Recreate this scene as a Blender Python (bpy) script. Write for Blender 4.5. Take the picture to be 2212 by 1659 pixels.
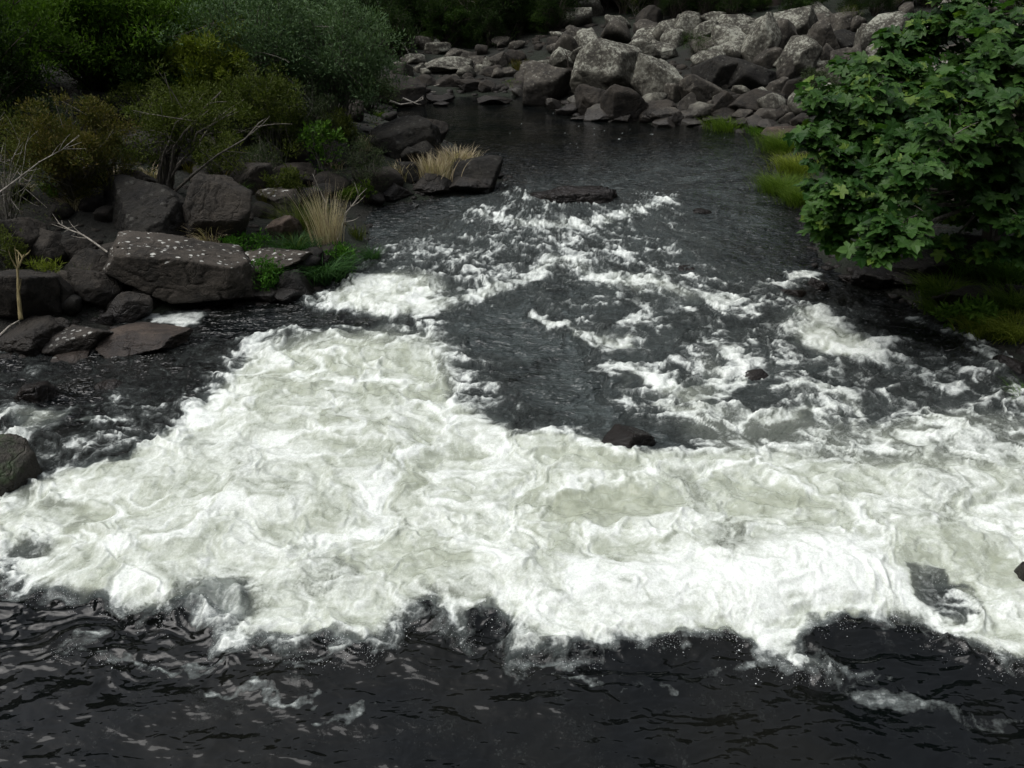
import bpy, bmesh, math, random
import numpy as np
from mathutils import Vector

for o in list(bpy.data.objects):
    bpy.data.objects.remove(o)
SC = bpy.context.scene
COL = SC.collection

# ------------------------------------------------------------------ camera, sky, sun, exposure
CAM_H = 5.0
PITCH = math.radians(27.0)
HALF = math.tan(math.radians(32.0))
cam_d = bpy.data.cameras.new('camera')
cam = bpy.data.objects.new('camera', cam_d)
COL.objects.link(cam)
cam.location = (0, 0, CAM_H)
cam.rotation_euler = (math.radians(90) - PITCH, 0, 0)
cam_d.sensor_fit = 'HORIZONTAL'
cam_d.angle = math.radians(64.0)
cam_d.clip_end = 1000
cam_d.clip_start = 0.05
SC.camera = cam

SUN_EL = math.radians(60)
SUN_AZ = math.radians(100)      # measured from +Y towards -X: light comes from beyond the pool, a bit left
world = bpy.data.worlds.new('World')
SC.world = world
world.use_nodes = True
wn = world.node_tree
wn.nodes.clear()
sky = wn.nodes.new('ShaderNodeTexSky')
sky.sky_type = 'NISHITA'
sky.sun_disc = False
sky.sun_elevation = SUN_EL
sky.sun_rotation = -SUN_AZ
sky.air_density = 1.0
sky.dust_density = 3.0
sky.ozone_density = 1.0
hs = wn.nodes.new('ShaderNodeHueSaturation')
hs.inputs['Saturation'].default_value = 0.30
bg = wn.nodes.new('ShaderNodeBackground')
bg.inputs['Strength'].default_value = 0.15
wo = wn.nodes.new('ShaderNodeOutputWorld')
wn.links.new(sky.outputs[0], hs.inputs['Color'])
wn.links.new(hs.outputs[0], bg.inputs[0])
wn.links.new(bg.outputs[0], wo.inputs[0])

sun_d = bpy.data.lights.new('sun', 'SUN')
sun_d.energy = 1.3
sun_d.angle = math.radians(50)
sun_d.color = (1.0, 0.99, 0.97)
sun = bpy.data.objects.new('sun', sun_d)
COL.objects.link(sun)
sd = Vector((-math.sin(SUN_AZ) * math.cos(SUN_EL), math.cos(SUN_AZ) * math.cos(SUN_EL), math.sin(SUN_EL)))
sun.rotation_euler = (-sd).to_track_quat('-Z', 'Y').to_euler()
sun.location = sd * 60

SC.view_settings.view_transform = 'Standard'
SC.view_settings.look = 'None'
SC.view_settings.gamma = 1.0
SC.view_settings.use_curve_mapping = False
SC.view_settings.exposure = 0.50
SC.cycles.max_bounces = 6
SC.cycles.diffuse_bounces = 3
SC.cycles.glossy_bounces = 3
SC.cycles.transmission_bounces = 3
SC.cycles.transparent_max_bounces = 4
SC.cycles.caustics_reflective = False
SC.cycles.caustics_refractive = False
SC.cycles.sample_clamp_indirect = 4.0

# ------------------------------------------------------------------ helpers
CP, SP = math.cos(PITCH), math.sin(PITCH)

def ray(u, v):
    """direction of the line of sight through a point of the 2212 x 1659 picture"""
    cx = (u - 1106.0) / 1106.0 * HALF
    cy = -(v - 829.5) / 1106.0 * HALF
    return np.array([cx, CP + cy * SP, -SP + cy * CP])

def on_plane(u, v, z=0.0):
    d = ray(u, v)
    t = (z - CAM_H) / d[2]
    return np.array([d[0] * t, d[1] * t, z])

def at_y(u, v, y):
    d = ray(u, v)
    t = y / d[1]
    return np.array([d[0] * t, y, CAM_H + d[2] * t])

def project(x, y, z):
    dz = z - CAM_H
    depth = y * CP - dz * SP
    up = y * SP + dz * CP
    depth = np.maximum(depth, 0.05)
    return 1106 + x / depth / HALF * 1106, 829.5 - up / depth / HALF * 1106

def _hash(ix, iy, iz, seed):
    h = (ix.astype(np.uint32) * np.uint32(374761393)
         + iy.astype(np.uint32) * np.uint32(668265263)
         + iz.astype(np.uint32) * np.uint32(2147483647)
         + np.uint32((seed * 1274126177) & 0xffffffff))
    h ^= h >> np.uint32(13)
    h *= np.uint32(1274126177)
    h ^= h >> np.uint32(16)
    h *= np.uint32(2246822519)
    h ^= h >> np.uint32(13)
    return h

def perlin2(x, y, seed=0):
    x = np.asarray(x, np.float32); y = np.asarray(y, np.float32)
    xi = np.floor(x); yi = np.floor(y)
    fx = x - xi; fy = y - yi
    xi = xi.astype(np.int64); yi = yi.astype(np.int64)
    z0 = np.zeros_like(xi)
    u = fx * fx * fx * (fx * (fx * 6 - 15) + 10)
    v = fy * fy * fy * (fy * (fy * 6 - 15) + 10)
    def g(a, b):
        h = _hash(xi + a, yi + b, z0, seed)
        ang = (h & np.uint32(1023)).astype(np.float32) * np.float32(2 * math.pi / 1024)
        return np.cos(ang) * (fx - a) + np.sin(ang) * (fy - b)
    n00 = g(0, 0); n10 = g(1, 0); n01 = g(0, 1); n11 = g(1, 1)
    a = n00 + u * (n10 - n00); b = n01 + u * (n11 - n01)
    return (a + v * (b - a)) * 1.4

def fbm2(x, y, seed=0, oct=4, gain=0.5, lac=2.03):
    s = 0; a = 1.0; t = 0
    for i in range(oct):
        s = s + a * perlin2(x + 17.3 * i, y - 9.1 * i, seed + i * 7)
        t += a; a *= gain; x = x * lac; y = y * lac
    return s / t

def ridge2(x, y, seed=0, oct=3, gain=0.5):
    s = 0; a = 1.0; t = 0
    for i in range(oct):
        n = 1 - np.abs(perlin2(x + 31.7 * i, y + 11.9 * i, seed + i * 5)) * 1.6
        s = s + a * n; t += a; a *= gain; x = x * 2.1; y = y * 2.1
    return np.clip(s / t, 0, 1)

def perlin3(p, seed=0):
    p = np.asarray(p, np.float32)
    i = np.floor(p); f = p - i; i = i.astype(np.int64)
    u = f * f * f * (f * (f * 6 - 15) + 10)
    r = 0
    for a in (0, 1):
        for b in (0, 1):
            for c in (0, 1):
                h = _hash(i[:, 0] + a, i[:, 1] + b, i[:, 2] + c, seed)
                gx = (h & np.uint32(255)).astype(np.float32) / 127.5 - 1
                gy = ((h >> np.uint32(8)) & np.uint32(255)).astype(np.float32) / 127.5 - 1
                gz = ((h >> np.uint32(16)) & np.uint32(255)).astype(np.float32) / 127.5 - 1
                d = gx * (f[:, 0] - a) + gy * (f[:, 1] - b) + gz * (f[:, 2] - c)
                w = (u[:, 0] if a else 1 - u[:, 0]) * (u[:, 1] if b else 1 - u[:, 1]) * (u[:, 2] if c else 1 - u[:, 2])
                r = r + w * d
    return r

def smooth(a, b, x):
    t = np.clip((x - a) / (b - a), 0, 1)
    return t * t * (3 - 2 * t)

def np_mesh(name, V, F, attrs=None, smooth_shade=True, mats=None):
    me = bpy.data.meshes.new(name)
    V = np.ascontiguousarray(V, dtype=np.float32)
    F = np.ascontiguousarray(F, dtype=np.int32)
    k = F.shape[1]
    me.vertices.add(len(V)); me.vertices.foreach_set('co', V.ravel())
    me.loops.add(F.size); me.loops.foreach_set('vertex_index', F.ravel())
    me.polygons.add(len(F))
    me.polygons.foreach_set('loop_start', np.arange(0, F.size, k, dtype=np.int32))
    me.polygons.foreach_set('loop_total', np.full(len(F), k, dtype=np.int32))
    me.polygons.foreach_set('use_smooth', np.full(len(F), smooth_shade, dtype=bool))
    if attrs:
        for an, (ty, arr) in attrs.items():
            at = me.attributes.new(an, ty, 'POINT')
            at.data.foreach_set('vector' if ty == 'FLOAT_VECTOR' else 'value', np.ascontiguousarray(arr, dtype=np.float32).ravel())
    me.update(calc_edges=True)
    for m in (mats or []):
        me.materials.append(m)
    return me

def link(name, me, parent=None, loc=None, kind=None, label=None, cat=None, group=None):
    o = bpy.data.objects.new(name, me)
    COL.objects.link(o)
    if parent: o.parent = parent
    if loc is not None: o.location = [float(c) for c in loc]
    tag(o, label, cat, group, kind)
    return o

def tag(o, label=None, cat=None, group=None, kind=None):
    if label: o['label'] = label
    if cat: o['category'] = cat
    if group: o['group'] = group
    if kind: o['kind'] = kind

def thing(name, label, cat, loc, group=None, rz=0.0):
    o = link(name, None, loc=loc, label=label, cat=cat, group=group)
    o.empty_display_size = 0.2
    o.rotation_euler = (0, 0, rz)
    return o

# ------------------------------------------------------------------ materials
class NT:
    def __init__(s, name):
        s.m = bpy.data.materials.new(name); s.m.use_nodes = True
        s.t = s.m.node_tree; s.t.nodes.clear()
        s.out = s.t.nodes.new('ShaderNodeOutputMaterial')
    def n(s, ty, **kw):
        nd = s.t.nodes.new('ShaderNode' + ty)
        for k, v in kw.items():
            if k in nd.inputs.keys(): s.set(nd, k, v)
            else: setattr(nd, k, v)
        return nd
    def set(s, nd, k, v):
        if hasattr(v, 'is_output') or isinstance(v, bpy.types.NodeSocket): s.t.links.new(v, nd.inputs[k])
        else: nd.inputs[k].default_value = v
    def l(s, a, b): s.t.links.new(a, b)
    def math(s, op, a, b=None, c=None, clamp=False):
        nd = s.t.nodes.new('ShaderNodeMath'); nd.operation = op; nd.use_clamp = clamp
        for i, v in enumerate((a, b, c)):
            if v is None: continue
            if isinstance(v, bpy.types.NodeSocket): s.l(v, nd.inputs[i])
            else: nd.inputs[i].default_value = v
        return nd.outputs[0]
    def mix(s, f, a, b, blend='MIX'):
        nd = s.t.nodes.new('ShaderNodeMix'); nd.data_type = 'RGBA'; nd.blend_type = blend
        for sock, v in ((nd.inputs[0], f), (nd.inputs[6], a), (nd.inputs[7], b)):
            if isinstance(v, bpy.types.NodeSocket): s.l(v, sock)
            elif isinstance(v, (tuple, list)): sock.default_value = tuple(v) + ((1,) if len(v) == 3 else ())
            else: sock.default_value = v
        return nd.outputs[2]
    def ss(s, x, a, b):
        nd = s.t.nodes.new('ShaderNodeMapRange'); nd.interpolation_type = 'SMOOTHSTEP'
        s.l(x, nd.inputs[0]); nd.inputs[1].default_value = a; nd.inputs[2].default_value = b
        return nd.outputs[0]
    def noise(s, vec, scale, detail=4, rough=0.5, dist=0.0):
        nd = s.t.nodes.new('ShaderNodeTexNoise'); nd.inputs['Scale'].default_value = scale
        nd.inputs['Detail'].default_value = detail; nd.inputs['Roughness'].default_value = rough
        nd.inputs['Distortion'].default_value = dist
        s.l(vec, nd.inputs['Vector'])
        return nd.outputs[0]

def rock_mat(name, dark, mid, lichen, amount=0.5, spots=0.0, wet=0.35, moss=None, rough=0.85, mottled=0.5):
    """amount: how far pale lichen covers the upward faces; spots: round white lichen spots"""
    M = NT(name)
    geo = M.n('NewGeometry'); oi = M.n('ObjectInfo')
    add = M.n('VectorMath', operation='MULTIPLY_ADD'); M.l(oi.outputs['Random'], add.inputs[0])
    add.inputs[1].default_value = (37, 91, 53); M.l(geo.outputs['Position'], add.inputs[2])
    P = add.outputs[0]
    sx = M.n('SeparateXYZ'); M.l(geo.outputs['Position'], sx.inputs[0])
    sn = M.n('SeparateXYZ'); M.l(geo.outputs['Normal'], sn.inputs[0])
    n1 = M.noise(P, 1.7, 6, 0.6); n2 = M.noise(P, 9.0, 6, 0.65); n3 = M.noise(P, 34.0, 4, 0.6)
    c = M.mix(M.ss(n1, 0.35, 0.68), dark, mid)
    c = M.mix(M.math('MULTIPLY', M.ss(n2, 0.45, 0.7), 0.5), c, tuple(x * 1.5 for x in mid))
    c = M.mix(M.math('MULTIPLY', M.ss(n3, 0.5, 0.75), 0.35), c, tuple(x * 0.35 for x in dark))
    # lichen: up-facing, patchy
    up = M.ss(sn.outputs[2], -0.25, 0.75)
    dry = M.ss(sx.outputs[2], wet * 0.6, wet * 2.4)
    pat = M.math('ADD', M.math('MULTIPLY', n2, 0.6), M.math('MULTIPLY', n3, 0.4))
    pat = M.math('ADD', pat, M.math('MULTIPLY', M.math('SUBTRACT', n1, 0.5), 0.5))
    thr = 0.72 - 0.30 * amount
    lm = M.ss(pat, thr, thr + 0.13)
    lm = M.math('MULTIPLY', M.math('MULTIPLY', lm, up), dry)
    lm = M.math('MULTIPLY', lm, min(1.0, 0.45 + amount * 0.5))
    c = M.mix(lm, c, lichen)
    if mottled > 0:
        vm = M.n('TexVoronoi', Scale=5.5); M.l(P, vm.inputs['Vector'])
        sm = M.math('MULTIPLY', M.ss(M.math('ADD', vm.outputs[0], M.math('MULTIPLY', M.math('SUBTRACT', n3, 0.5), 0.8)), 0.30, 0.12), mottled)
        c = M.mix(M.math('MULTIPLY', M.math('MULTIPLY', sm, dry), M.ss(sn.outputs[2], -0.6, 0.4)), c, lichen)
    if spots > 0:
        vs = M.n('TexVoronoi', Scale=10.0); M.l(P, vs.inputs['Vector'])
        vd = M.math('ADD', vs.outputs[0], M.math('MULTIPLY', M.math('SUBTRACT', M.noise(P, 22.0, 3, 0.7), 0.5), 0.9))
        sc_ = M.n('SeparateColor'); M.l(vs.outputs['Color'], sc_.inputs[0])
        mpv = M.n('Mapping'); M.l(P, mpv.inputs[0]); mpv.inputs['Scale'].default_value = (0.8, 1.3, 1.3); M.l(mpv.outputs[0], vs.inputs['Vector'])
        big = M.math('MULTIPLY', M.ss(M.math('ADD', vd, M.math('MULTIPLY', sc_.outputs[1], 0.22)), 0.42, 0.26), M.math('GREATER_THAN', sc_.outputs[0], 1.0 - spots))
        c = M.mix(M.math('MULTIPLY', big, M.ss(sn.outputs[2], 0.3, 0.6)), c, (0.50, 0.50, 0.46))
    if moss:
        mm = M.math('MULTIPLY', M.ss(M.noise(P, 2.6, 5, 0.6), 0.42, 0.58), M.ss(sn.outputs[2], -0.3, 0.4))
        c = M.mix(M.math('MULTIPLY', mm, 0.85), c, moss)
    # wet, stained band at the water
    wz = M.math('ADD', sx.outputs[2], M.math('MULTIPLY', M.math('SUBTRACT', n1, 0.5), 0.35))
    wm = M.ss(wz, wet * 1.5, wet * 0.4)
    c = M.mix(M.math('MULTIPLY', wm, 0.62), c, (0.010, 0.008, 0.007))
    bs = M.n('BsdfPrincipled'); M.l(c, bs.inputs['Base Color'])
    ro = M.math('SUBTRACT', rough, M.math('MULTIPLY', wm, 0.45)); M.l(ro, bs.inputs['Roughness'])
    bs.inputs['Specular IOR Level'].default_value = 0.35
    h = M.math('ADD', M.math('MULTIPLY', n2, 0.6), M.math('MULTIPLY', n3, 0.25))
    vc = M.n('TexVoronoi', Scale=1.3, feature='DISTANCE_TO_EDGE')
    vv = M.n('VectorMath', operation='MULTIPLY_ADD'); M.l(P, vv.inputs[2])
    nn = M.n('TexNoise', Scale=2.0); M.l(P, nn.inputs['Vector']); M.l(nn.outputs['Color'], vv.inputs[0]); vv.inputs[1].default_value = (0.7, 0.7, 0.7)
    M.l(vv.outputs[0], vc.inputs['Vector'])
    h = M.math('ADD', h, M.math('MULTIPLY', M.ss(vc.outputs[0], 0.0, 0.02), 0.16))
    bp = M.n('Bump', Strength=0.9, Distance=0.085); M.l(h, bp.inputs['Height']); M.l(bp.outputs[0], bs.inputs['Normal'])
    M.l(bs.outputs[0], M.out.inputs[0])
    return M.m

def leaf_mat(name, c1, c2, trans=0.35, rough=0.55, spec=0.3, third=None):
    M = NT(name)
    at = M.n('Attribute', attribute_name='tint')
    oi = M.n('ObjectInfo')
    t = M.math('FRACT', M.math('ADD', at.outputs['Fac'], M.math('MULTIPLY', oi.outputs['Random'], 0.97)))
    c = M.mix(t, c1, c2)
    if third: c = M.mix(M.math('GREATER_THAN', t, 0.93), c, third)
    bs = M.n('BsdfPrincipled', Roughness=rough); M.l(c, bs.inputs['Base Color'])
    bs.inputs['Specular IOR Level'].default_value = spec
    tr = M.n('BsdfTranslucent'); M.l(M.mix(1.0, c, (1.0, 1.15, 0.55), 'MULTIPLY'), tr.inputs[0])
    mx = M.n('MixShader'); mx.inputs[0].default_value = trans
    M.l(bs.outputs[0], mx.inputs[1]); M.l(tr.outputs[0], mx.inputs[2]); M.l(mx.outputs[0], M.out.inputs[0])
    return M.m

def bark_mat(name, c1, c2, scale=14):
    M = NT(name)
    tc = M.n('NewGeometry')
    mp = M.n('Mapping'); M.l(tc.outputs['Position'], mp.inputs[0]); mp.inputs['Scale'].default_value = (1, 1, 0.2)
    n = M.noise(mp.outputs[0], scale, 5, 0.6)
    c = M.mix(M.ss(n, 0.35, 0.65), c1, c2)
    bs = M.n('BsdfPrincipled', Roughness=0.9); M.l(c, bs.inputs['Base Color'])
    bp = M.n('Bump', Strength=0.6, Distance=0.02); M.l(n, bp.inputs['Height']); M.l(bp.outputs[0], bs.inputs['Normal'])
    M.l(bs.outputs[0], M.out.inputs[0])
    return M.m

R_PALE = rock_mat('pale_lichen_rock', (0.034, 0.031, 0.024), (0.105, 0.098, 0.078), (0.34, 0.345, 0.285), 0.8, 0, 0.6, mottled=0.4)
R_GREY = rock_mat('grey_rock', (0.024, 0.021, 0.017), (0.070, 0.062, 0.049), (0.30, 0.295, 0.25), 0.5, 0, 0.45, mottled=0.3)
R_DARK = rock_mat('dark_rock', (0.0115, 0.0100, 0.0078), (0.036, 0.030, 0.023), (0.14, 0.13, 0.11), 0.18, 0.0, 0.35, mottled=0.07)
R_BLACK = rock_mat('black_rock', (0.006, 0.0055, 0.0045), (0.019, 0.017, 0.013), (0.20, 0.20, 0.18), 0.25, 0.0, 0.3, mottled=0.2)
R_SPOT = rock_mat('spotted_rock', (0.022, 0.019, 0.015), (0.066, 0.056, 0.045), (0.20, 0.18, 0.15), 0.3, 0.68, 0.25, mottled=0.0)
R_BROWN = rock_mat('brown_rock', (0.028, 0.020, 0.015), (0.090, 0.067, 0.050), (0.17, 0.15, 0.12), 0.25, 0.04, 0.22, mottled=0.0)
R_WET = rock_mat('wet_rock', (0.010, 0.008, 0.007), (0.026, 0.019, 0.015), (0.06, 0.05, 0.04), 0.1, 0.0, 0.5, mottled=0.0, rough=0.6)
R_MOSS = rock_mat('mossy_rock', (0.016, 0.014, 0.011), (0.045, 0.040, 0.030), (0.08, 0.08, 0.06), 0.1, 0.0, 0.12, moss=(0.026, 0.048, 0.014), mottled=0.0, rough=0.6)
R_CLIFF = rock_mat('cliff_rock', (0.008, 0.0065, 0.005), (0.028, 0.022, 0.017), (0.08, 0.075, 0.065), 0.25, 0.0, 0.1, mottled=0.1)
R_RED = rock_mat('reddish_wet_rock', (0.016, 0.010, 0.009), (0.050, 0.030, 0.027), (0.06, 0.05, 0.04), 0.1, 0.0, 0.3, mottled=0.0, rough=0.6)
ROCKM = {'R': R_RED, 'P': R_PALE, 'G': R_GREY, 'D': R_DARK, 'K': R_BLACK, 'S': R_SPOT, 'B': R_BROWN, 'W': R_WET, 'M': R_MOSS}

BARK_GREY = bark_mat('grey_bark', (0.06, 0.052, 0.042), (0.17, 0.155, 0.13))
BARK_DARK = bark_mat('dark_bark', (0.022, 0.017, 0.012), (0.06, 0.047, 0.036))
BARK_PALE = bark_mat('bleached_wood', (0.16, 0.145, 0.12), (0.40, 0.37, 0.32))
BARK_RED = bark_mat('red_brown_bark', (0.012, 0.009, 0.007), (0.036, 0.025, 0.019), 6)

# ------------------------------------------------------------------ river outline and terrain
SHORE = [(-160, 775), (0, 765), (100, 765), (180, 748), (222, 704), (330, 668), (440, 658), (560, 648), (640, 652), (700, 622),
         (765, 575), (800, 530), (775, 480), (800, 445), (920, 430), (1050, 412), (1085, 385), (1040, 350), (960, 305), (900, 275),
         (845, 246), (850, 222), (1000, 208), (1150, 208), (1200, 232), (1260, 252), (1420, 268), (1540, 275), (1640, 292),
         (1700, 330), (1670, 380), (1725, 430), (1745, 480), (1790, 575), (1860, 605), (1960, 640), (2020, 690),
         (2120, 745), (2212, 800), (2420, 900)]
RIV = [on_plane(u, v)[:2] for u, v in SHORE]
RIV = [np.array(p) for p in [(-5, -16), (-10, -10), (-10.5, 4)]] + RIV + [np.array(p) for p in [(11.5, 3), (11, -10), (5, -16)]]  # river closed off unseen behind the viewpoint, to block skylight
RIV = np.array(RIV)

def river_sd(x, y):
    """signed distance to the water's edge, positive on land"""
    best = np.full(x.shape, 1e9); ins = np.zeros(x.shape, bool)
    n = len(RIV)
    for i in range(n):
        a = RIV[i]; b = RIV[(i + 1) % n]
        e = b - a; L = e @ e + 1e-12
        t = np.clip(((x - a[0]) * e[0] + (y - a[1]) * e[1]) / L, 0, 1)
        d = np.hypot(x - a[0] - t * e[0], y - a[1] - t * e[1])
        best = np.minimum(best, d)
        c = ((a[1] > y) != (b[1] > y))
        with np.errstate(divide='ignore', invalid='ignore'):
            xi = (b[0] - a[0]) * (y - a[1]) / (b[1] - a[1] + 1e-12) + a[0]
        ins ^= c & (x < xi)
    return np.where(ins, -best, best)

def terrain_f(x, y):
    d = river_sd(x, y)
    wR = smooth(-2, 3, x) * smooth(24, 30, y)
    wC = smooth(30, 36, y) * (1 - wR)
    wRn = smooth(3, 5, x) * (1 - wR) * (1 - wC)
    wL = np.clip(1 - wR - wC - wRn, 0, 1)
    s1 = 0.245 * wR + 0.13 * wC + 0.22 * wRn + 0.26 * wL
    D1 = 15 * wR + 15 * wC + 9 * wRn + 12 * wL
    s2 = 1.25 * wR + 1.05 * wC + 0.95 * wRn + 1.05 * wL
    D1 = np.where(y < 2, 4, D1); s2 = np.where(y < 2, 1.1, s2)  # steep unseen bank behind the viewpoint, shaped to darken rock fronts
    dp = np.maximum(d, 0)
    k = 0.18 * smooth(0, 0.6, dp)
    z = k + s1 * np.minimum(dp, D1) + s2 * np.maximum(dp - D1, 0)
    z = 78 - np.where(z > 52, 26 / (1 + (z - 52) / 26), 78 - z)  # unseen upper walls raised so that waves reflect dark slope
    z = np.where(d < 0, -0.9 * smooth(0, 1.6, -d), z)
    amp = 0.16 * smooth(0.1, 2.5, dp) + 1.6 * smooth(14, 30, dp)
    z = z + amp * fbm2(x * 0.35, y * 0.35, 5, 4)
    return z

TX0, TX1, TY0, TY1, TS = -75.0, 75.0, -60.0, 125.0, 0.6
tx = np.arange(TX0, TX1 + TS, TS); ty = np.arange(TY0, TY1 + TS, TS)
TGX, TGY = np.meshgrid(tx, ty)
TZ = terrain_f(TGX.ravel(), TGY.ravel()).reshape(TGX.shape)

def ground(x, y):
    fx = np.clip((np.asarray(x, float) - TX0) / TS, 0, len(tx) - 1.001); fy = np.clip((np.asarray(y, float) - TY0) / TS, 0, len(ty) - 1.001)
    ix = fx.astype(int); iy = fy.astype(int); ax = fx - ix; ay = fy - iy
    return ((TZ[iy, ix] * (1 - ax) + TZ[iy, ix + 1] * ax) * (1 - ay) + (TZ[iy + 1, ix] * (1 - ax) + TZ[iy + 1, ix + 1] * ax) * ay)

def hit(u, v, zmin=0.0):
    """where the line of sight through (u, v) meets the ground or the water"""
    d = ray(u, v)
    ys = np.arange(2.5, 118, 0.08)
    xs = d[0] / d[1] * ys; zs = CAM_H + d[2] / d[1] * ys
    g = np.maximum(ground(xs, ys), zmin)
    k = np.argmax(zs <= g) if np.any(zs <= g) else len(ys) - 1
    return np.array([xs[k], ys[k], zs[k]])

def grid_faces(nr, nc):
    i = np.arange(nr - 1)[:, None] * nc + np.arange(nc - 1)[None, :]
    return np.stack([i, i + 1, i + nc + 1, i + nc], -1).reshape(-1, 4)

def build_ground():
    M = NT('bank_soil')
    geo = M.n('NewGeometry'); P = geo.outputs['Position']
    n1 = M.noise(P, 0.5, 6, 0.6); n2 = M.noise(P, 5.0, 6, 0.65); n3 = M.noise(P, 22, 4, 0.6)
    c = M.mix(M.ss(n1, 0.4, 0.62), (0.008, 0.008, 0.005), (0.009, 0.015, 0.006))  # soil colour darkened so gaps between boulders read as shadow
    c = M.mix(M.math('MULTIPLY', M.ss(n2, 0.45, 0.7), 0.6), c, (0.016, 0.015, 0.010))
    c = M.mix(M.math('MULTIPLY', M.ss(n3, 0.55, 0.7), 0.5), c, (0.006, 0.006, 0.004))
    bs = M.n('BsdfPrincipled', Roughness=0.95); M.l(c, bs.inputs['Base Color'])
    bp = M.n('Bump', Strength=1.0, Distance=0.15); M.l(M.math('ADD', n2, M.math('MULTIPLY', n3, 0.4)), bp.inputs['Height']); M.l(bp.outputs[0], bs.inputs['Normal'])
    M.l(bs.outputs[0], M.out.inputs[0])
    V = np.stack([TGX.ravel(), TGY.ravel(), TZ.ravel()], -1)
    link('ground', np_mesh('ground', V, grid_faces(len(ty), len(tx)), mats=[M.m]), kind='structure')
build_ground()

# ------------------------------------------------------------------ the water
def poly_sd(U, V, pts, closed=True):
    best = np.full(U.shape, 1e9); ins = np.zeros(U.shape, bool)
    n = len(pts)
    for i in range(n if closed else n - 1):
        ax, ay = pts[i]; bx, by = pts[(i + 1) % n]
        ex, ey = bx - ax, by - ay; L = ex * ex + ey * ey + 1e-9
        t = np.clip(((U - ax) * ex + (V - ay) * ey) / L, 0, 1)
        best = np.minimum(best, np.hypot(U - ax - t * ex, (V - ay - t * ey) * 1.35))
        if closed:
            c = ((ay > V) != (by > V))
            ins ^= c & (U < (bx - ax) * (V - ay) / ((by - ay) if by != ay else 1e-9) + ax)
    return np.where(ins, -best, best) if closed else best

FRONT = [(0, 1225), (20, 1280), (110, 1290), (165, 1300), (236, 1321), (300, 1340), (344, 1350), (390, 1330), (415, 1290), (470, 1262),
         (530, 1280), (525, 1330), (470, 1375), (462, 1390), (530, 1400), (590, 1393), (640, 1405), (714, 1388), (795, 1436), (859, 1382),
         (902, 1330), (934, 1300), (950, 1375), (1015, 1393), (1031, 1348), (1065, 1335), (1106, 1362), (1113, 1434), (1172, 1420),
         (1264, 1407), (1355, 1387), (1425, 1391), (1543, 1387), (1613, 1398), (1666, 1428), (1725, 1466), (1811, 1466), (1785, 1428),
         (1747, 1412), (1757, 1368), (1854, 1338), (1951, 1352), (1983, 1372), (2069, 1412), (2123, 1440), (2212, 1471), (2500, 1560)]
MAIN = [(-400, 1180), (-400, 1120), (0, 1072), (60, 1050), (120, 1015), (200, 990), (330, 962), (390, 932), (400, 900), (470, 820), (530, 742),
        (620, 715), (720, 702), (950, 706), (1000, 745), (1005, 800), (990, 860), (1080, 890), (1175, 925), (1300, 950), (1420, 985),
        (1560, 965), (1700, 940), (1870, 930), (2000, 890), (2212, 905), (2500, 930)] + FRONT[::-1] + [(-400, 1230)]
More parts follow.
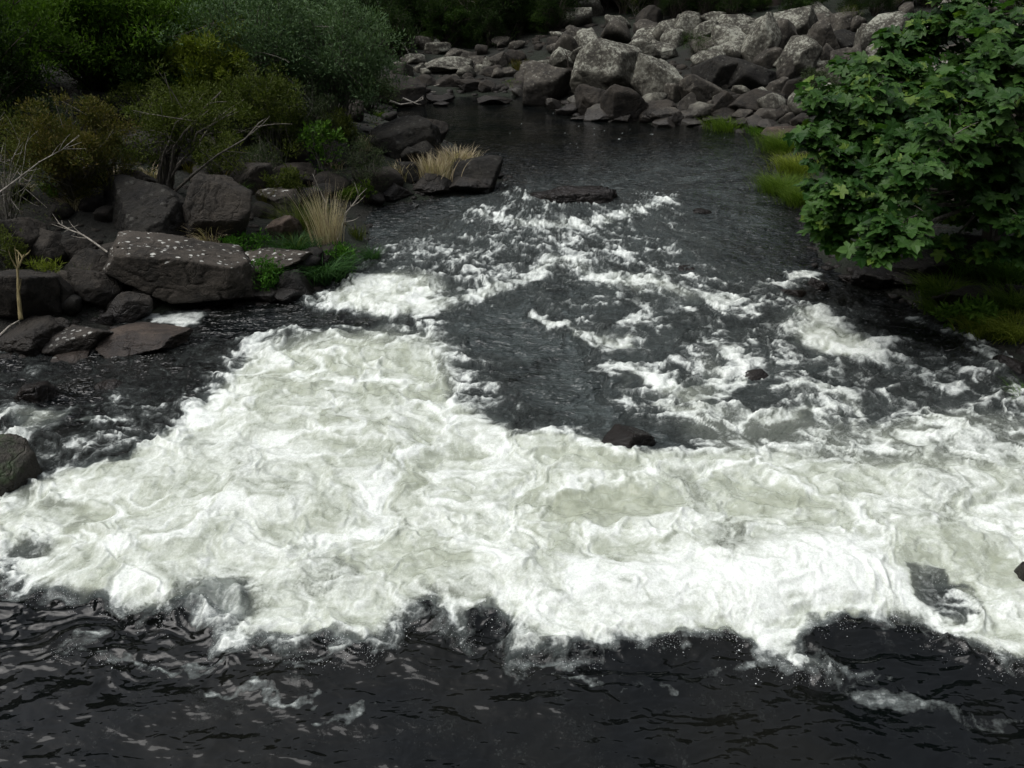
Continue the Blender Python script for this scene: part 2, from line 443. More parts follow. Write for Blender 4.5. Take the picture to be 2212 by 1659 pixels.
# (value, softness, outline) painted one after another, later ones replace
AREAS = [
    (0.29, 60, [(600, 650), (760, 560), (900, 490), (1050, 440), (1180, 440), (1480, 440), (1560, 560), (1700, 600), (1900, 690), (2150, 780), (2500, 900), (2500, 1000), (1100, 1000), (900, 720)]),
    (0.14, 30, [(-400, 770), (560, 690), (540, 740), (430, 880), (330, 960), (0, 1060), (-400, 1100)]),
    (0.30, 30, [(0, 900), (200, 880), (420, 850), (380, 930), (200, 980), (0, 1040)]),
    (0.50, 40, [(800, 560), (1000, 520), (1170, 500), (1190, 580), (1050, 640), (900, 690), (720, 660), (740, 610)]),
    (0.45, 40, [(1180, 500), (1300, 490), (1440, 560), (1620, 630), (1580, 690), (1400, 710), (1280, 650), (1190, 590)]),
    (0.45, 30, [(1300, 690), (1650, 690), (1720, 760), (1900, 790), (2120, 800), (2300, 900), (2000, 900), (1700, 900), (1640, 800), (1400, 740)]),
    (0.48, 26, [(1640, 640), (1760, 640), (1900, 710), (1920, 800), (1700, 780), (1600, 690)]),
    (0.54, 22, [(1950, 670), (2060, 700), (2180, 770), (2200, 830), (2050, 790), (1940, 720)]),
    (0.54, 30, [(1330, 780), (1420, 900), (1390, 940), (1300, 960), (1480, 980), (1560, 900), (1500, 860)]),
    (0.76, 44, MAIN),
    (0.62, 40, [(1500, 890), (1750, 900), (1900, 930), (2212, 890), (2500, 900), (2500, 1010), (1900, 1010), (1560, 1010), (1400, 1000)]),
    (0.66, 30, [(540, 735), (720, 703), (960, 712), (990, 770), (980, 860), (900, 800), (700, 770), (560, 790)]),
    (0.50, 26, [(985, 780), (1100, 800), (1110, 870), (1170, 920), (1120, 960), (1000, 880)]),
    (1.08, 34, [(1050, 1215), (1240, 1232), (1330, 1245), (1480, 1195), (1560, 1215), (1700, 1185), (1900, 1200), (1990, 1300), (1900, 1320), (1700, 1335), (1400, 1375), (1150, 1350), (1060, 1300)]),
    (0.90, 60, [(420, 940), (800, 880), (1000, 960), (950, 1050), (700, 1100), (300, 1180), (200, 1060)]),
    (0.05, 8, [(560, 650), (690, 664), (860, 690), (960, 698), (940, 706), (780, 700), (620, 716), (500, 735), (440, 700)]),
    (0.08, 48, [(1050, 665), (1140, 640), (1165, 700), (1285, 775), (1330, 860), (1385, 905), (1305, 930), (1190, 926), (1170, 890), (1105, 858), (1105, 800), (1010, 755), (965, 705)]),
    (0.05, 12, [(1300, 925), (1410, 925), (1430, 955), (1510, 967), (1400, 985), (1320, 975)]),
    (0.04, 14, [(1690, 640), (1760, 640), (1870, 672), (1960, 690), (2100, 750), (2140, 790), (2060, 770), (1900, 720), (1800, 680)]),
    (0.02, 18, [(1780, 570), (2000, 640), (2100, 720), (1960, 690), (1800, 650), (1720, 640), (1690, 620)]),
    (0.12, 14, [(118, 1026), (180, 985), (330, 956), (300, 990), (200, 1010)]),
    (0.55, 16, [(0, 1190), (90, 1170), (140, 1190), (80, 1230), (0, 1260)]),
    (0.60, 14, [(400, 1330), (430, 1270), (490, 1235), (535, 1250), (530, 1330), (480, 1360)]),
    (0.45, 14, [(1960, 1240), (2060, 1270), (2130, 1350), (2020, 1340), (1960, 1300)]),
]
# (value, half width, polyline) added where larger
STROKES = [
    (0.80, 13, [(1040, 462), (1100, 484), (1200, 490), (1300, 480), (1380, 457), (1450, 428)]),
    (0.62, 9, [(1080, 420), (1150, 432), (1235, 452)]), (0.55, 8, [(1090, 398), (1150, 424)]),
    (0.50, 22, [(1030, 465), (1100, 455), (1190, 470)]), (0.42, 30, [(1180, 470), (1330, 465), (1420, 430)]),
    (0.42, 16, [(1300, 490), (1380, 470)]), 
    (0.45, 14, [(1060, 505), (1110, 508)]),
    (0.62, 12, [(1172, 545), (1190, 522), (1222, 518), (1270, 506)]),
    (0.95, 11, [(1188, 584), (1106, 623), (1037, 642), (981, 665), (898, 686)]),
    (0.55, 16, [(1180, 560), (1100, 590), (1000, 600), (940, 630)]),
    (0.95, 20, [(690, 657), (760, 660), (850, 680)]), (0.95, 22, [(750, 635), (840, 640), (900, 655)]), (0.88, 18, [(790, 615), (900, 612), (930, 620)]),
    (0.90, 9, [(1143, 684), (1199, 707), (1254, 728), (1290, 745)]), (0.95, 15, [(1285, 742), (1320, 750), (1366, 745)]), (0.6, 14, [(1250, 700), (1330, 725)]),
    (0.75, 12, [(1194, 563), (1254, 586), (1338, 619), (1384, 640), (1395, 682), (1375, 699)]),
    (0.85, 11, [(1338, 600), (1412, 619), (1477, 640), (1546, 660), (1590, 652)]), (0.6, 14, [(1280, 540), (1360, 555), (1420, 600)]),
    (0.90, 10, [(1518, 748), (1580, 772), (1600, 805), (1595, 838), (1560, 857), (1500, 869), (1453, 842), (1384, 810), (1320, 797)]),
    (0.72, 26, [(1500, 790), (1550, 810), (1540, 840), (1480, 840)]), (0.55, 18, [(1420, 800), (1480, 780)]),
    (0.62, 16, [(1340, 840), (1370, 880), (1395, 915)]), (0.7, 7, [(1290, 800), (1350, 830), (1350, 870)]),
    (0.90, 20, [(1740, 675), (1780, 685), (1810, 715)]), (0.95, 24, [(1760, 735), (1820, 745), (1868, 760)]), (0.70, 18, [(1690, 710), (1740, 740)]),
    (0.85, 8, [(1696, 596), (1740, 592), (1775, 602)]), (0.70, 9, [(1630, 628), (1680, 622), (1723, 615)]), (0.85, 10, [(1536, 655), (1590, 655)]),
    (0.65, 10, [(1970, 686), (2038, 712), (2104, 745), (2150, 772)]), (0.90, 13, [(2115, 770), (2160, 782), (2140, 800)]), (0.5, 12, [(1850, 670), (1900, 690)]),
    (0.92, 8, [(1660, 855), (1780, 850), (1850, 880), (1867, 905), (1845, 922)]), (0.60, 22, [(1700, 880), (1800, 890)]),
    (0.95, 6, [(1403, 875), (1478, 897), (1559, 891), (1618, 907), (1709, 910), (1790, 897)]),
    (0.9, 8, [(1900, 960), (1980, 955), (2005, 980), (1990, 1020)]), (0.9, 12, [(1880, 1050), (1960, 1040)]),
    (0.55, 18, [(1900, 850), (2040, 880), (2212, 880)]), (0.6, 10, [(1950, 815), (2060, 850), (2120, 880)]),
    (0.85, 16, [(0, 905), (60, 897), (120, 912)]), (0.90, 16, [(20, 950), (80, 930), (140, 905)]), (0.85, 5, [(183, 918), (220, 912), (262, 916)]),
    (0.55, 9, [(110, 1030), (200, 995), (330, 962)]), (0.8, 16, [(-100, 1090), (60, 1060), (140, 1040)]),
    (0.62, 9, [(820, 750), (960, 730), (1000, 760), (1000, 830), (1060, 880)]), (0.5, 8, [(1120, 880), (1100, 940)]), (0.65, 7, [(960, 740), (990, 748)]),
    (0.45, 10, [(200, 1390), (120, 1420)]), (0.42, 8, [(560, 1430), (700, 1440), (820, 1420)]), (0.42, 12, [(1120, 1450), (1300, 1430)]),
    (0.45, 12, [(1620, 1450), (1560, 1470)]), (0.5, 8, [(1810, 1440), (1900, 1470)]),
    (0.6, 5, [(-20, 768), (60, 762)]),
    (0.40, 7, [(180, 1420), (330, 1440), (470, 1430)]), (0.36, 7, [(430, 1500), (560, 1490), (700, 1530)]), (0.36, 6, [(1180, 1480), (1330, 1470), (1450, 1500)]), (0.26, 22, [(1850, 1480), (2000, 1540), (2150, 1560)]), (0.34, 7, [(700, 1560), (790, 1520)]),
]
# greenish, aerated water without white on top
CREAM = [
    (0.95, 60, [(1130, 1040), (1300, 1020), (1450, 1090), (1480, 1190), (1330, 1235), (1180, 1220), (1110, 1120)]),
    (0.75, 50, [(1480, 1000), (1700, 990), (1850, 1060), (1800, 1150), (1560, 1130)]),
    (0.80, 60, [(540, 800), (760, 740), (950, 780), (980, 880), (760, 880), (520, 900)]),
    (0.70, 50, [(640, 920), (900, 930), (1060, 1020), (1000, 1090), (700, 1060)]),
    (0.55, 50, [(200, 1080), (500, 1060), (520, 1160), (200, 1190)]),
    (0.55, 40, [(1200, 950), (1500, 990), (1400, 1040), (1150, 1000)]),
    (0.50, 40, [(1950, 1150), (2212, 1200), (2212, 1300), (1960, 1280)]),
    (0.60, 30, [(700, 1180), (1000, 1150), (1050, 1250), (800, 1260)]),
]
US = np.arange(-420, 2660, 5.0); VS = np.arange(180, 1720, 4.0)
MU, MV = np.meshgrid(US, VS)
def paint(areas, strokes=()):
    A = np.zeros(MU.shape)
    for val, s, pts in areas:
        m = smooth(s, -s, poly_sd(MU, MV, pts))
        A = A * (1 - m) + val * m
    for val, w, pts in strokes:
        m = smooth(w * 2.6, 0, poly_sd(MU, MV, pts, False)) ** 1.3
        val = 0.25 + (val - 0.25) * 0.86
        A = np.maximum(A, A * (1 - m) + val * m)
    return A
MASK = paint(AREAS, STROKES)
CRM = np.zeros(MU.shape)
for val, s, pts in CREAM:
    CRM = np.maximum(CRM, val * smooth(s, -s, poly_sd(MU, MV, pts)))
STILL = smooth(9, -9, poly_sd(MU, MV, [(228, 706), (255, 696), (328, 672), (448, 676), (424, 700), (396, 714), (363, 702), (324, 692)]))
FORE = smooth(25, -10, poly_sd(MU, MV, [(-420, 1240)] + FRONT + [(2500, 1800), (-420, 1800)]))

def blur(A, n):
    for ax in (0, 1):
        k = n if ax else max(1, n // 2)
        P_ = np.concatenate([np.repeat(A.take([0], ax), k + 1, ax), A, np.repeat(A.take([-1], ax), k, ax)], ax)
        c = np.cumsum(P_, ax)
        A = (c.take(range(2 * k + 1, c.shape[ax]), ax) - c.take(range(0, c.shape[ax] - 2 * k - 1), ax)) / (2 * k + 1)
    return A
MASKB = blur(blur(MASK, 9), 9)
MASKC = blur(blur(smooth(0.75, 1.0, blur(MASK, 12)), 14), 14)
AIR_SHEEN_M = paint([  # aerated water, plus painted grey standing in for sky reflected mid-river
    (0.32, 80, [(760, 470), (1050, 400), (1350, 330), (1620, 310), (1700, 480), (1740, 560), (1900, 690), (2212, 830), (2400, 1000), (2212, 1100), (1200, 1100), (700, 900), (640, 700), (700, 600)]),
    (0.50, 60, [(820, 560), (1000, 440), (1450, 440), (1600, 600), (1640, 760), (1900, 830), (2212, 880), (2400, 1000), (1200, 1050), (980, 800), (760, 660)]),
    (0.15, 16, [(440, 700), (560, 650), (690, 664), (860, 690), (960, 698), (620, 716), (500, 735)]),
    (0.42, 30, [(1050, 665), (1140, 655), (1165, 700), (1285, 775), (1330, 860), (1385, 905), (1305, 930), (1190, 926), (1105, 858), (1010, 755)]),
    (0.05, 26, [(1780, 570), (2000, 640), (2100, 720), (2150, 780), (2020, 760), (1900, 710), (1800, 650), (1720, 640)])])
def samp(A, u, v):
    fu = np.clip((u + 420) / 5.0, 0, A.shape[1] - 1.001); fv = np.clip((v - 180) / 4.0, 0, A.shape[0] - 1.001)
    iu = fu.astype(int); iv = fv.astype(int); a = fu - iu; b = fv - iv
    return (A[iv, iu] * (1 - a) + A[iv, iu + 1] * a) * (1 - b) + (A[iv + 1, iu] * (1 - a) + A[iv + 1, iu + 1] * a) * b

def flow_co(x, y):
    dx = x - 0.5; dy = 21.0 - y
    r = np.sqrt(dx * dx + dy * dy + 4.0)
    th = np.arctan2(dx, np.abs(dy) + 1.5)
    return r, th * 8.0

def water_fields(x, y):
    """foam cover, aeration with painted sky sheen, and surface height of the river at world points"""
    x = x.astype(np.float32); y = y.astype(np.float32)
    s, t = flow_co(x, y)
    # domain warp: lateral eddies
    w1 = fbm2(x * 0.9, y * 0.9, 11, 3); w2 = fbm2(x * 0.9 + 40, y * 0.9, 13, 3)
    w3 = perlin2(x * 3.1, y * 3.1, 15); w4 = perlin2(x * 3.1, y * 3.1 + 20, 16)
    sp = s + 0.45 * w1 + 0.07 * w3; tp = t + 0.45 * w2 + 0.07 * w4
    g1 = perlin2(x * 8, y * 8, 18); g2 = perlin2(x * 8, y * 8, 19); g3 = perlin2(x * 19, y * 19, 28); g4 = perlin2(x * 19, y * 19, 29)
    xx = x + 0.20 * w1 + 0.11 * w3 + 0.06 * g1 + 0.025 * g3; yy = y + 0.20 * w2 + 0.13 * w4 + 0.07 * g2 + 0.03 * g4
    u, v = project(xx, yy, 0.0 * xx)
    F = samp(MASK, u, v); C = samp(CRM, u, v); fore = samp(FORE, u, v)
    u0, v0 = project(x, y, 0.0 * x)
    still = samp(STILL, u0 + 16 * w3 + 10 * w1 + 5 * g1, v0 + 7 * w4 + 5 * g2)
    depth = np.clip((22 - y) / 4, 0, 1)
    FB = samp(MASKB, u0, v0); AM = samp(AIR_SHEEN_M, u, v)
    # marbled, lacy detail stretched along the current
    a1 = fbm2(tp * 1.3, sp * 0.8, 21, 3); a2 = fbm2(tp * 1.3 + 9, sp * 0.8 + 5, 23, 3)
    q1 = tp + 0.26 * a1 + 0.08 * perlin2(tp * 4, sp * 3, 24) + 0.04 * g1; q2 = sp + 0.35 * a2 + 0.12 * perlin2(tp * 4 + 7, sp * 3, 25) + 0.05 * g2
    nb = fbm2(q1 * 1.8, q2 * 0.75, 26, 3)
    nm = fbm2(q1 * 5.0, q2 * 1.35, 31, 5, 0.66)
    nh = fbm2(tp * 17 + w3, sp * 8 + w4, 35, 4, 0.7)
    rg = ridge2(q1 * 2.0, q2 * 0.95, 41, 4, 0.62) ** 3.0
    rf = ridge2(q1 * 6.5, q2 * 2.3, 51, 3, 0.7) ** 2.6
    up = smooth(0.0, 0.16, F)
    mid = smooth(0.10, 0.35, F) * smooth(0.85, 0.6, F)
    crest = ridge2(q1 * 0.95 + 0.3 * w3, q2 * 1.9 + 0.2 * w4, 45, 3, 0.6) ** 3
    dm = 1 - 0.5 * np.clip(C, 0, 1)
    foam = 0.88 * F + 0.55 * (crest - 0.16) * mid + dm * (0.34 * nb + 0.52 * nm + 0.34 * nh) + (rg - 0.16) * 0.62 * np.clip(1.3 - F, 0.45, 1) * up + (rf - 0.25) * 0.36 * np.clip(1.3 - F, 0.4, 1) * up
    foam = foam - 0.35 * (1 - up)
    foam = foam + 0.10 * smooth(0.3, 0.7, F) - 0.05
    cream = np.clip(C + 0.22 + 0.5 * nb, 0, 1) * smooth(0.5, 0.8, F)
    hole = cream * (0.36 + 0.22 * np.clip(C, 0, 1) - 0.95 * rg - 0.35 * rf) * np.clip(1.9 - 1.0 * F, 0.3, 1)
    white = foam - np.maximum(hole, -0.15)
    air_sheen = np.clip(np.maximum(AM * (1 + 0.7 * nb + 0.5 * nm), smooth(0.28, 0.85, F + 0.30 * nb + 0.18 * nm)), 0, 1)
    fleck = smooth(0.56, 0.66, perlin2(x * 10, y * 8.5, 61)) * smooth(-0.12, 0.25, fbm2(x * 0.35, y * 1.1, 62, 2) + 0.25 * smooth(19, 25, y) * smooth(33, 28, y)) * (F < 0.6) * smooth(9, 14, y) * smooth(-4, 1, x) * smooth(0.0, 0.3, fbm2(x * 1.2, y * 3, 64, 2) + 0.1)
    white = np.maximum(white, 0.72 * fleck)
    white = np.maximum(white, still * (0.88 + 0.28 * fbm2(x * 1.5 + y, y * 6, 66, 3)))
    cream = np.clip(cream + 0.80 * smooth(0.50, 0.76, FB) * (1.0 + 0.3 * nb), 0, 1) * (1 - 0.5 * smooth(0.66, 0.5, F))
    air_sheen = np.maximum(air_sheen, smooth(0.42, 0.66, FB + 0.15 * nb) * smooth(0.2, 0.45, F))
    # height
    turb = smooth(0.0, 0.6, FB)
    far = smooth(24, 14, y)
    near = smooth(16, 7, y)
    z = (0.060 * turb + 0.022 * far + 0.004) * fbm2(tp * 0.8, s * 0.9, 81, 3) * 1.7
    z = z + turb * (0.040 * fbm2(q1 * 2.0, q2 * 1.8, 83, 3) + 0.05 * FB)
    lump = np.abs(fbm2(tp * 2.2 + 0.2 * w3, sp * 1.7 + 0.2 * w4, 91, 5, 0.62))
    fw = smooth(0.25, 1.1, white)
    z = z + smooth(0.2, 0.9, FB) * (0.062 * lump + 0.006 * nm) * (0.5 + 0.5 * near) + fw * (0.008 + 0.008 * nh + 0.004 * rf)
    z = z + 0.010 * rg * smooth(0.3, 0.9, F)
    # standing waves: white sits on their crests
    z = z + 0.085 * crest * smooth(0.08, 0.35, FB) * smooth(0.95, 0.65, FB)
    z = z + 0.030 * smooth(0.1, 0.5, FB) * ridge2(q1 * 2.6 + 3, q2 * 2.2, 99, 2) ** 3
    rip = perlin2(x * 2.2 + w2, s * 4.6 + w1, 101) + 0.55 * perlin2(x * 5.0, s * 10 + w1, 102) + 0.3 * perlin2(x * 11, s * 21, 103)
    z = z + (1 - fw) * rip * (0.0014 + 0.0240 * smooth(29, 20, y - 0.35 * x)) * (1 - 0.70 * fore)
    # glassy hump and folds where the water slides under the viewpoint
    fx = x * 1.0 + 0.8 * w1 + 0.35 * y; fy = y * 1.9 + 0.6 * w2 - 0.2 * x
    rough = 0.24 + 1.6 * smooth(4.35, 5.3, y + 0.35 * w1) * smooth(-0.5, 0.3, w2 + 0.3)
    z = z + fore * (0.042 * fbm2(fx * 0.8, fy * 0.8, 111, 2) + rough * (0.030 * perlin2(fx * 1.6, fy * 1.9, 115) + 0.016 * ridge2(fx * 2.6, fy * 3.3, 113, 2) ** 2 + smooth(-0.25, 0.35, perlin2(x * 1.1, y * 1.6, 117)) * (0.0085 * perlin2(x * 4.5 + w3 + 2 * y, y * 12 + w4, 114) + 0.0025 * perlin2(x * 12 + w3, y * 26 + w4, 116))) + 0.02)
    z = z + 0.13 * samp(MASKC, u0, v0) * smooth(14, 8, y)
    z = z * (1 - still * 0.9)
    return white, air_sheen, z, cream, F, fore

def water_material():
    M = NT('river_water')
    A = lambda n: M.n('Attribute', attribute_name=n)
    white = A('foam').outputs['Fac']; air_sheen = A('air_sheen').outputs['Fac']; cream = A('cream').outputs['Fac']; fore = A('fore').outputs['Fac']
    fc = A('flow').outputs['Vector']
    geo = M.n('NewGeometry'); P = geo.outputs['Position']
    sx = M.n('SeparateXYZ'); M.l(P, sx.inputs[0])
    nf = M.noise(P, 14.0, 6, 0.72, 0.8)
    ns = M.noise(fc, 5.0, 6, 0.68, 0.5)
    finw = M.noise(P, 48.0, 4, 0.75)
    wv = M.math('ADD', M.math('ADD', white, M.math('MULTIPLY', M.math('SUBTRACT', finw, 0.5), 0.62)), M.math('ADD', M.math('MULTIPLY', M.math('SUBTRACT', nf, 0.5), 0.50), M.math('MULTIPLY', M.math('SUBTRACT', ns, 0.5), 0.75)))
    wm = M.ss(wv, 0.50, 1.24)
    wsoft = M.ss(wv, 0.06, 0.78)
    dark = M.mix(M.ss(M.noise(P, 0.8, 3), 0.35, 0.65), (0.0020, 0.0028, 0.0030), (0.0060, 0.0062, 0.0050))
    aer_sheen = M.mix(cream, (0.092, 0.110, 0.108), M.mix(M.ss(ns, 0.3, 0.7), (0.275, 0.300, 0.225), (0.44, 0.47, 0.375)))  # grey end of the aeration tint also paints the mid-river sky sheen
    am = M.ss(M.math('ADD', air_sheen, M.math('MULTIPLY', M.math('SUBTRACT', ns, 0.5), 0.5)), 0.05, 0.80)
    c = M.mix(am, dark, aer_sheen)
    c = M.mix(M.math('MULTIPLY', wsoft, 0.72), c, M.mix(cream, (0.190, 0.212, 0.205), (0.47, 0.505, 0.435)))
    fin = M.noise(P, 60.0, 3, 0.6)
    wcol = M.mix(M.ss(M.math('ADD', fin, M.math('MULTIPLY', M.math('SUBTRACT', nf, 0.5), 0.8)), 0.35, 0.6), (0.70, 0.74, 0.69), (0.84, 0.87, 0.83))
    c = M.mix(wm, c, wcol)
    bs = M.n('BsdfPrincipled'); M.l(c, bs.inputs['Base Color'])
    ro = M.math('ADD', 0.045, M.math('MULTIPLY', M.ss(wv, 0.3, 0.9), 0.55)); M.l(ro, bs.inputs['Roughness'])
    bs.inputs['IOR'].default_value = 1.33; M.l(M.math('SUBTRACT', 0.6, M.math('MULTIPLY', fore, 0.16)), bs.inputs['Specular IOR Level'])
    # ripples and foam grain
    mp = M.n('Mapping'); M.l(P, mp.inputs[0]); mp.inputs['Scale'].default_value = (0.55, 1.0, 1.0)
    r1 = M.noise(mp.outputs[0], 6.5, 2, 0.5, 0.6); r2 = M.noise(mp.outputs[0], 20.0, 1, 0.5, 0.4)
    calm = M.ss(M.math('SUBTRACT', sx.outputs[1], M.math('MULTIPLY', sx.outputs[0], 0.35)), 29.0, 20.0)
    rh = M.math('ADD', M.math('MULTIPLY', r1, 0.15), M.math('MULTIPLY', r2, 0.026))
    rh = M.math('MULTIPLY', rh, M.math('ADD', 0.10, M.math('MULTIPLY', calm, 0.90)))
    rh = M.math('MULTIPLY', rh, M.math('SUBTRACT', 1.0, M.math('MULTIPLY', fore, 0.88)))
    fh = M.math('ADD', M.math('MULTIPLY', nf, 0.006), M.math('MULTIPLY', fin, 0.004))
    hh = M.math('ADD', M.math('MULTIPLY', M.math('MULTIPLY', rh, M.math('SUBTRACT', 1.0, wsoft)), M.math('SUBTRACT', 1.0, M.math('MULTIPLY', cream, 0.88))), M.math('MULTIPLY', fh, wsoft))
    bp = M.n('Bump', Strength=1.0, Distance=1.0); M.l(hh, bp.inputs['Height']); M.l(bp.outputs[0], bs.inputs['Normal'])
    M.l(bs.outputs[0], M.out.inputs[0])
    return M.m

WATER_M = water_material()
def build_water():
    rows = []
    for py in np.arange(196, 1850, 2.55):       # rows even in elevation angle: fine near, coarse far
        p = on_plane(1106, py); rows.append(p[1])
    rows = rows[::-1]
    rows = list(np.arange(-58, rows[0] - 0.5, 2.0)) + rows + [45, 50, 55]
    yv = np.array(sorted(rows)); nc = 1000
    dep = np.maximum(yv, 1.5) * CP + CAM_H * SP
    W = dep * HALF * 1.22 + 0.4
    W = np.where(yv < 1.5, 20, W)
    W = np.where(yv > 40, 30, W)
    s = np.linspace(-1, 1, nc)
    X = W[:, None] * s[None, :]; Y = np.repeat(yv[:, None], nc, 1)
    white, air_sheen, z, cream, F, fore = water_fields(X.ravel(), Y.ravel())
    ss_, tt_ = flow_co(X.ravel(), Y.ravel())
    edge = smooth(-0.02, 1.4, Y.ravel() - 1.0)
    V = np.stack([X.ravel(), Y.ravel(), z * edge], -1)
    fl = np.stack([tt_ * 1.7, ss_ * 0.5, 0 * ss_], -1)
    me = np_mesh('river', V, grid_faces(len(yv), nc), attrs={'foam': ('FLOAT', white), 'air_sheen': ('FLOAT', air_sheen), 'cream': ('FLOAT', cream),
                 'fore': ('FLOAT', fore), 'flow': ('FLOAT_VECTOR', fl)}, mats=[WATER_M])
    link('water', me, kind='structure')
build_water()

def build_spray():
    rng = np.random.default_rng(4)
    # droplets thrown up along the breaking edge and over the roughest foam
    n = 320000
    u = rng.uniform(-100, 2300, n); v = rng.uniform(640, 1480, n)
    d = samp(MASK, u, v); f = samp(FORE, u, v)
    gx = samp(MASK, u, v + 14) - samp(MASK, u, v - 14)
    pk = np.clip(-gx * 2.2, 0, 1) * (v > 1150) * 0.75 + 0.03 * (d > 0.8) + 0.10 * (d > 0.8) * (v > 1150)
    k = rng.random(n) < pk
    u = u[k] + rng.normal(0, 5, k.sum()) * np.exp(rng.normal(0, 0.7, k.sum())); v = v[k] + 6 - np.abs(rng.normal(0, 9, k.sum())) + rng.normal(0, 4, k.sum())
    kk = perlin2(u / 34, v / 34, 9) + 0.6 * perlin2(u / 12, v / 12, 10) > -0.05; u = u[kk]; v = v[kk]
    P = np.array([on_plane(a, b) for a, b in zip(u, v)])
    _, _, z, _, _, _ = water_fields(P[:, 0], P[:, 1])
    P[:, 2] = z + np.abs(rng.normal(0, 0.07, len(P))) + 0.01
    size = 0.00135 * np.exp(rng.normal(0, 0.5, len(P)))
    T = np.array([(1, 0, 0), (-1, 0, 0), (0, 1, 0), (0, -1, 0), (0, 0, 1), (0, 0, -1)], float)
    Fc = np.array([(0, 2, 4), (2, 1, 4), (1, 3, 4), (3, 0, 4), (2, 0, 5), (1, 2, 5), (3, 1, 5), (0, 3, 5)])
    st = rng.uniform(0.7, 1.6, (len(P), 3))
    V = (P[:, None, :] + size[:, None, None] * T[None] * st[:, None, :]).reshape(-1, 3)
    Ft = (Fc[None] + 6 * np.arange(len(P))[:, None, None]).reshape(-1, 3)
    M = NT('spray_droplets')
    bs = M.n('BsdfPrincipled', Roughness=0.2); bs.inputs['Base Color'].default_value = (0.80, 0.82, 0.82, 1)
    bs.inputs['IOR'].default_value = 1.33
    M.l(bs.outputs[0], M.out.inputs[0])
    link('spray', np_mesh('spray', V, Ft, mats=[M.m]), kind='stuff', label='white water droplets thrown up along the breaking foam edge', cat='spray')
build_spray()

# ------------------------------------------------------------------ boulders
ICO = {}
def ico(level):
    if level not in ICO:
        bm = bmesh.new(); bmesh.ops.create_icosphere(bm, subdivisions=level, radius=1.0)
        bm.verts.ensure_lookup_table()
        V = np.array([v.co[:] for v in bm.verts]); F = np.array([[v.index for v in f.verts] for f in bm.faces])
        bm.free()
        V /= np.linalg.norm(V, axis=1)[:, None]
        ICO[level] = (V, F)
    return ICO[level]

def boulder_verts(seed, level, planes=None, round_=0.5, npl=10, rough=1.0):
    """a blocky stone: directions cut by random planes, edges worn round, then weathered"""
    rng = np.random.default_rng(seed)
    D, F = ico(level)
    ns = rng.normal(size=(npl, 3)); ns /= np.linalg.norm(ns, axis=1)[:, None]
    ds = rng.uniform(0.50, 0.90, npl)
    ne = 9; n2 = rng.normal(size=(ne, 3)); n2 /= np.linalg.norm(n2, axis=1)[:, None]; ns = np.vstack([ns, n2]); ds = np.append(ds, rng.uniform(0.72, 0.95, ne))
    ns = np.vstack([ns, [(1, 0, 0), (-1, 0, 0), (0, 1, 0), (0, -1, 0), (0, 0, 1), (0, 0, -1)]]); ds = np.append(ds, [1.05] * 6)
    if planes is not None:
        pn = np.array([p[:3] for p in planes], float); pd = np.array([p[3] for p in planes])
        pn /= np.linalg.norm(pn, axis=1)[:, None]
        ns = np.vstack([pn, n2]); ds = np.append(pd, rng.uniform(0.86, 1.05, ne) * 1.0)
    # wavy warp of the directions makes faces slightly uneven
    Dw = D + 0.04 * rough * np.stack([perlin3(D * 2.3 + seed % 97, 1), perlin3(D * 2.3 + seed % 89, 2), perlin3(D * 2.3 + seed % 83, 3)], -1)
    dots = np.maximum(Dw @ ns.T, 1e-3)
    p = 14 + 80 * (1 - round_)
    r = np.sum((dots / ds) ** p, axis=1) ** (-1.0 / p)
    r *= 1 + rough * (0.03 * perlin3(D * 1.9 + seed % 71, 4) + 0.035 * perlin3(D * 4.3 + seed % 61, 5) + 0.034 * perlin3(D * 9 + seed % 51, 6) + (0.024 * perlin3(D * 19, 7) if level > 3 else 0) + (0.014 * perlin3(D * 40, 9) if level > 4 else 0))
    ck = np.abs(perlin3(D * 2.1 + seed % 41 + 5, 8))
    r *= 1 - 0.075 * rough * smooth(0.035, 0.0, ck) * smooth(-0.1, 0.1, perlin3(D * 1.5 + seed % 31, 10))
    return D * r[:, None], F

def boulder_mesh(name, seed, level, size, mat, rot=None, planes=None, round_=0.5, npl=10, rough=1.0):
    V, F = boulder_verts(seed, level, planes, round_, npl, rough)
    rng = np.random.default_rng(seed + 7)
    if planes is None:
        a = rng.uniform(0, 6.28); b = rng.uniform(-0.35, 0.35)
        R1 = np.array([(math.cos(a), -math.sin(a), 0), (math.sin(a), math.cos(a), 0), (0, 0, 1)])
        R2 = np.array([(math.cos(b), 0, math.sin(b)), (0, 1, 0), (-math.sin(b), 0, math.cos(b))])
        V = V @ R1.T @ R2.T
    lo, hi = V.min(0), V.max(0)
    V = (V - (lo + hi) / 2) / (hi - lo) * np.array(size)
    return np_mesh(name, V, F, mats=[mat])

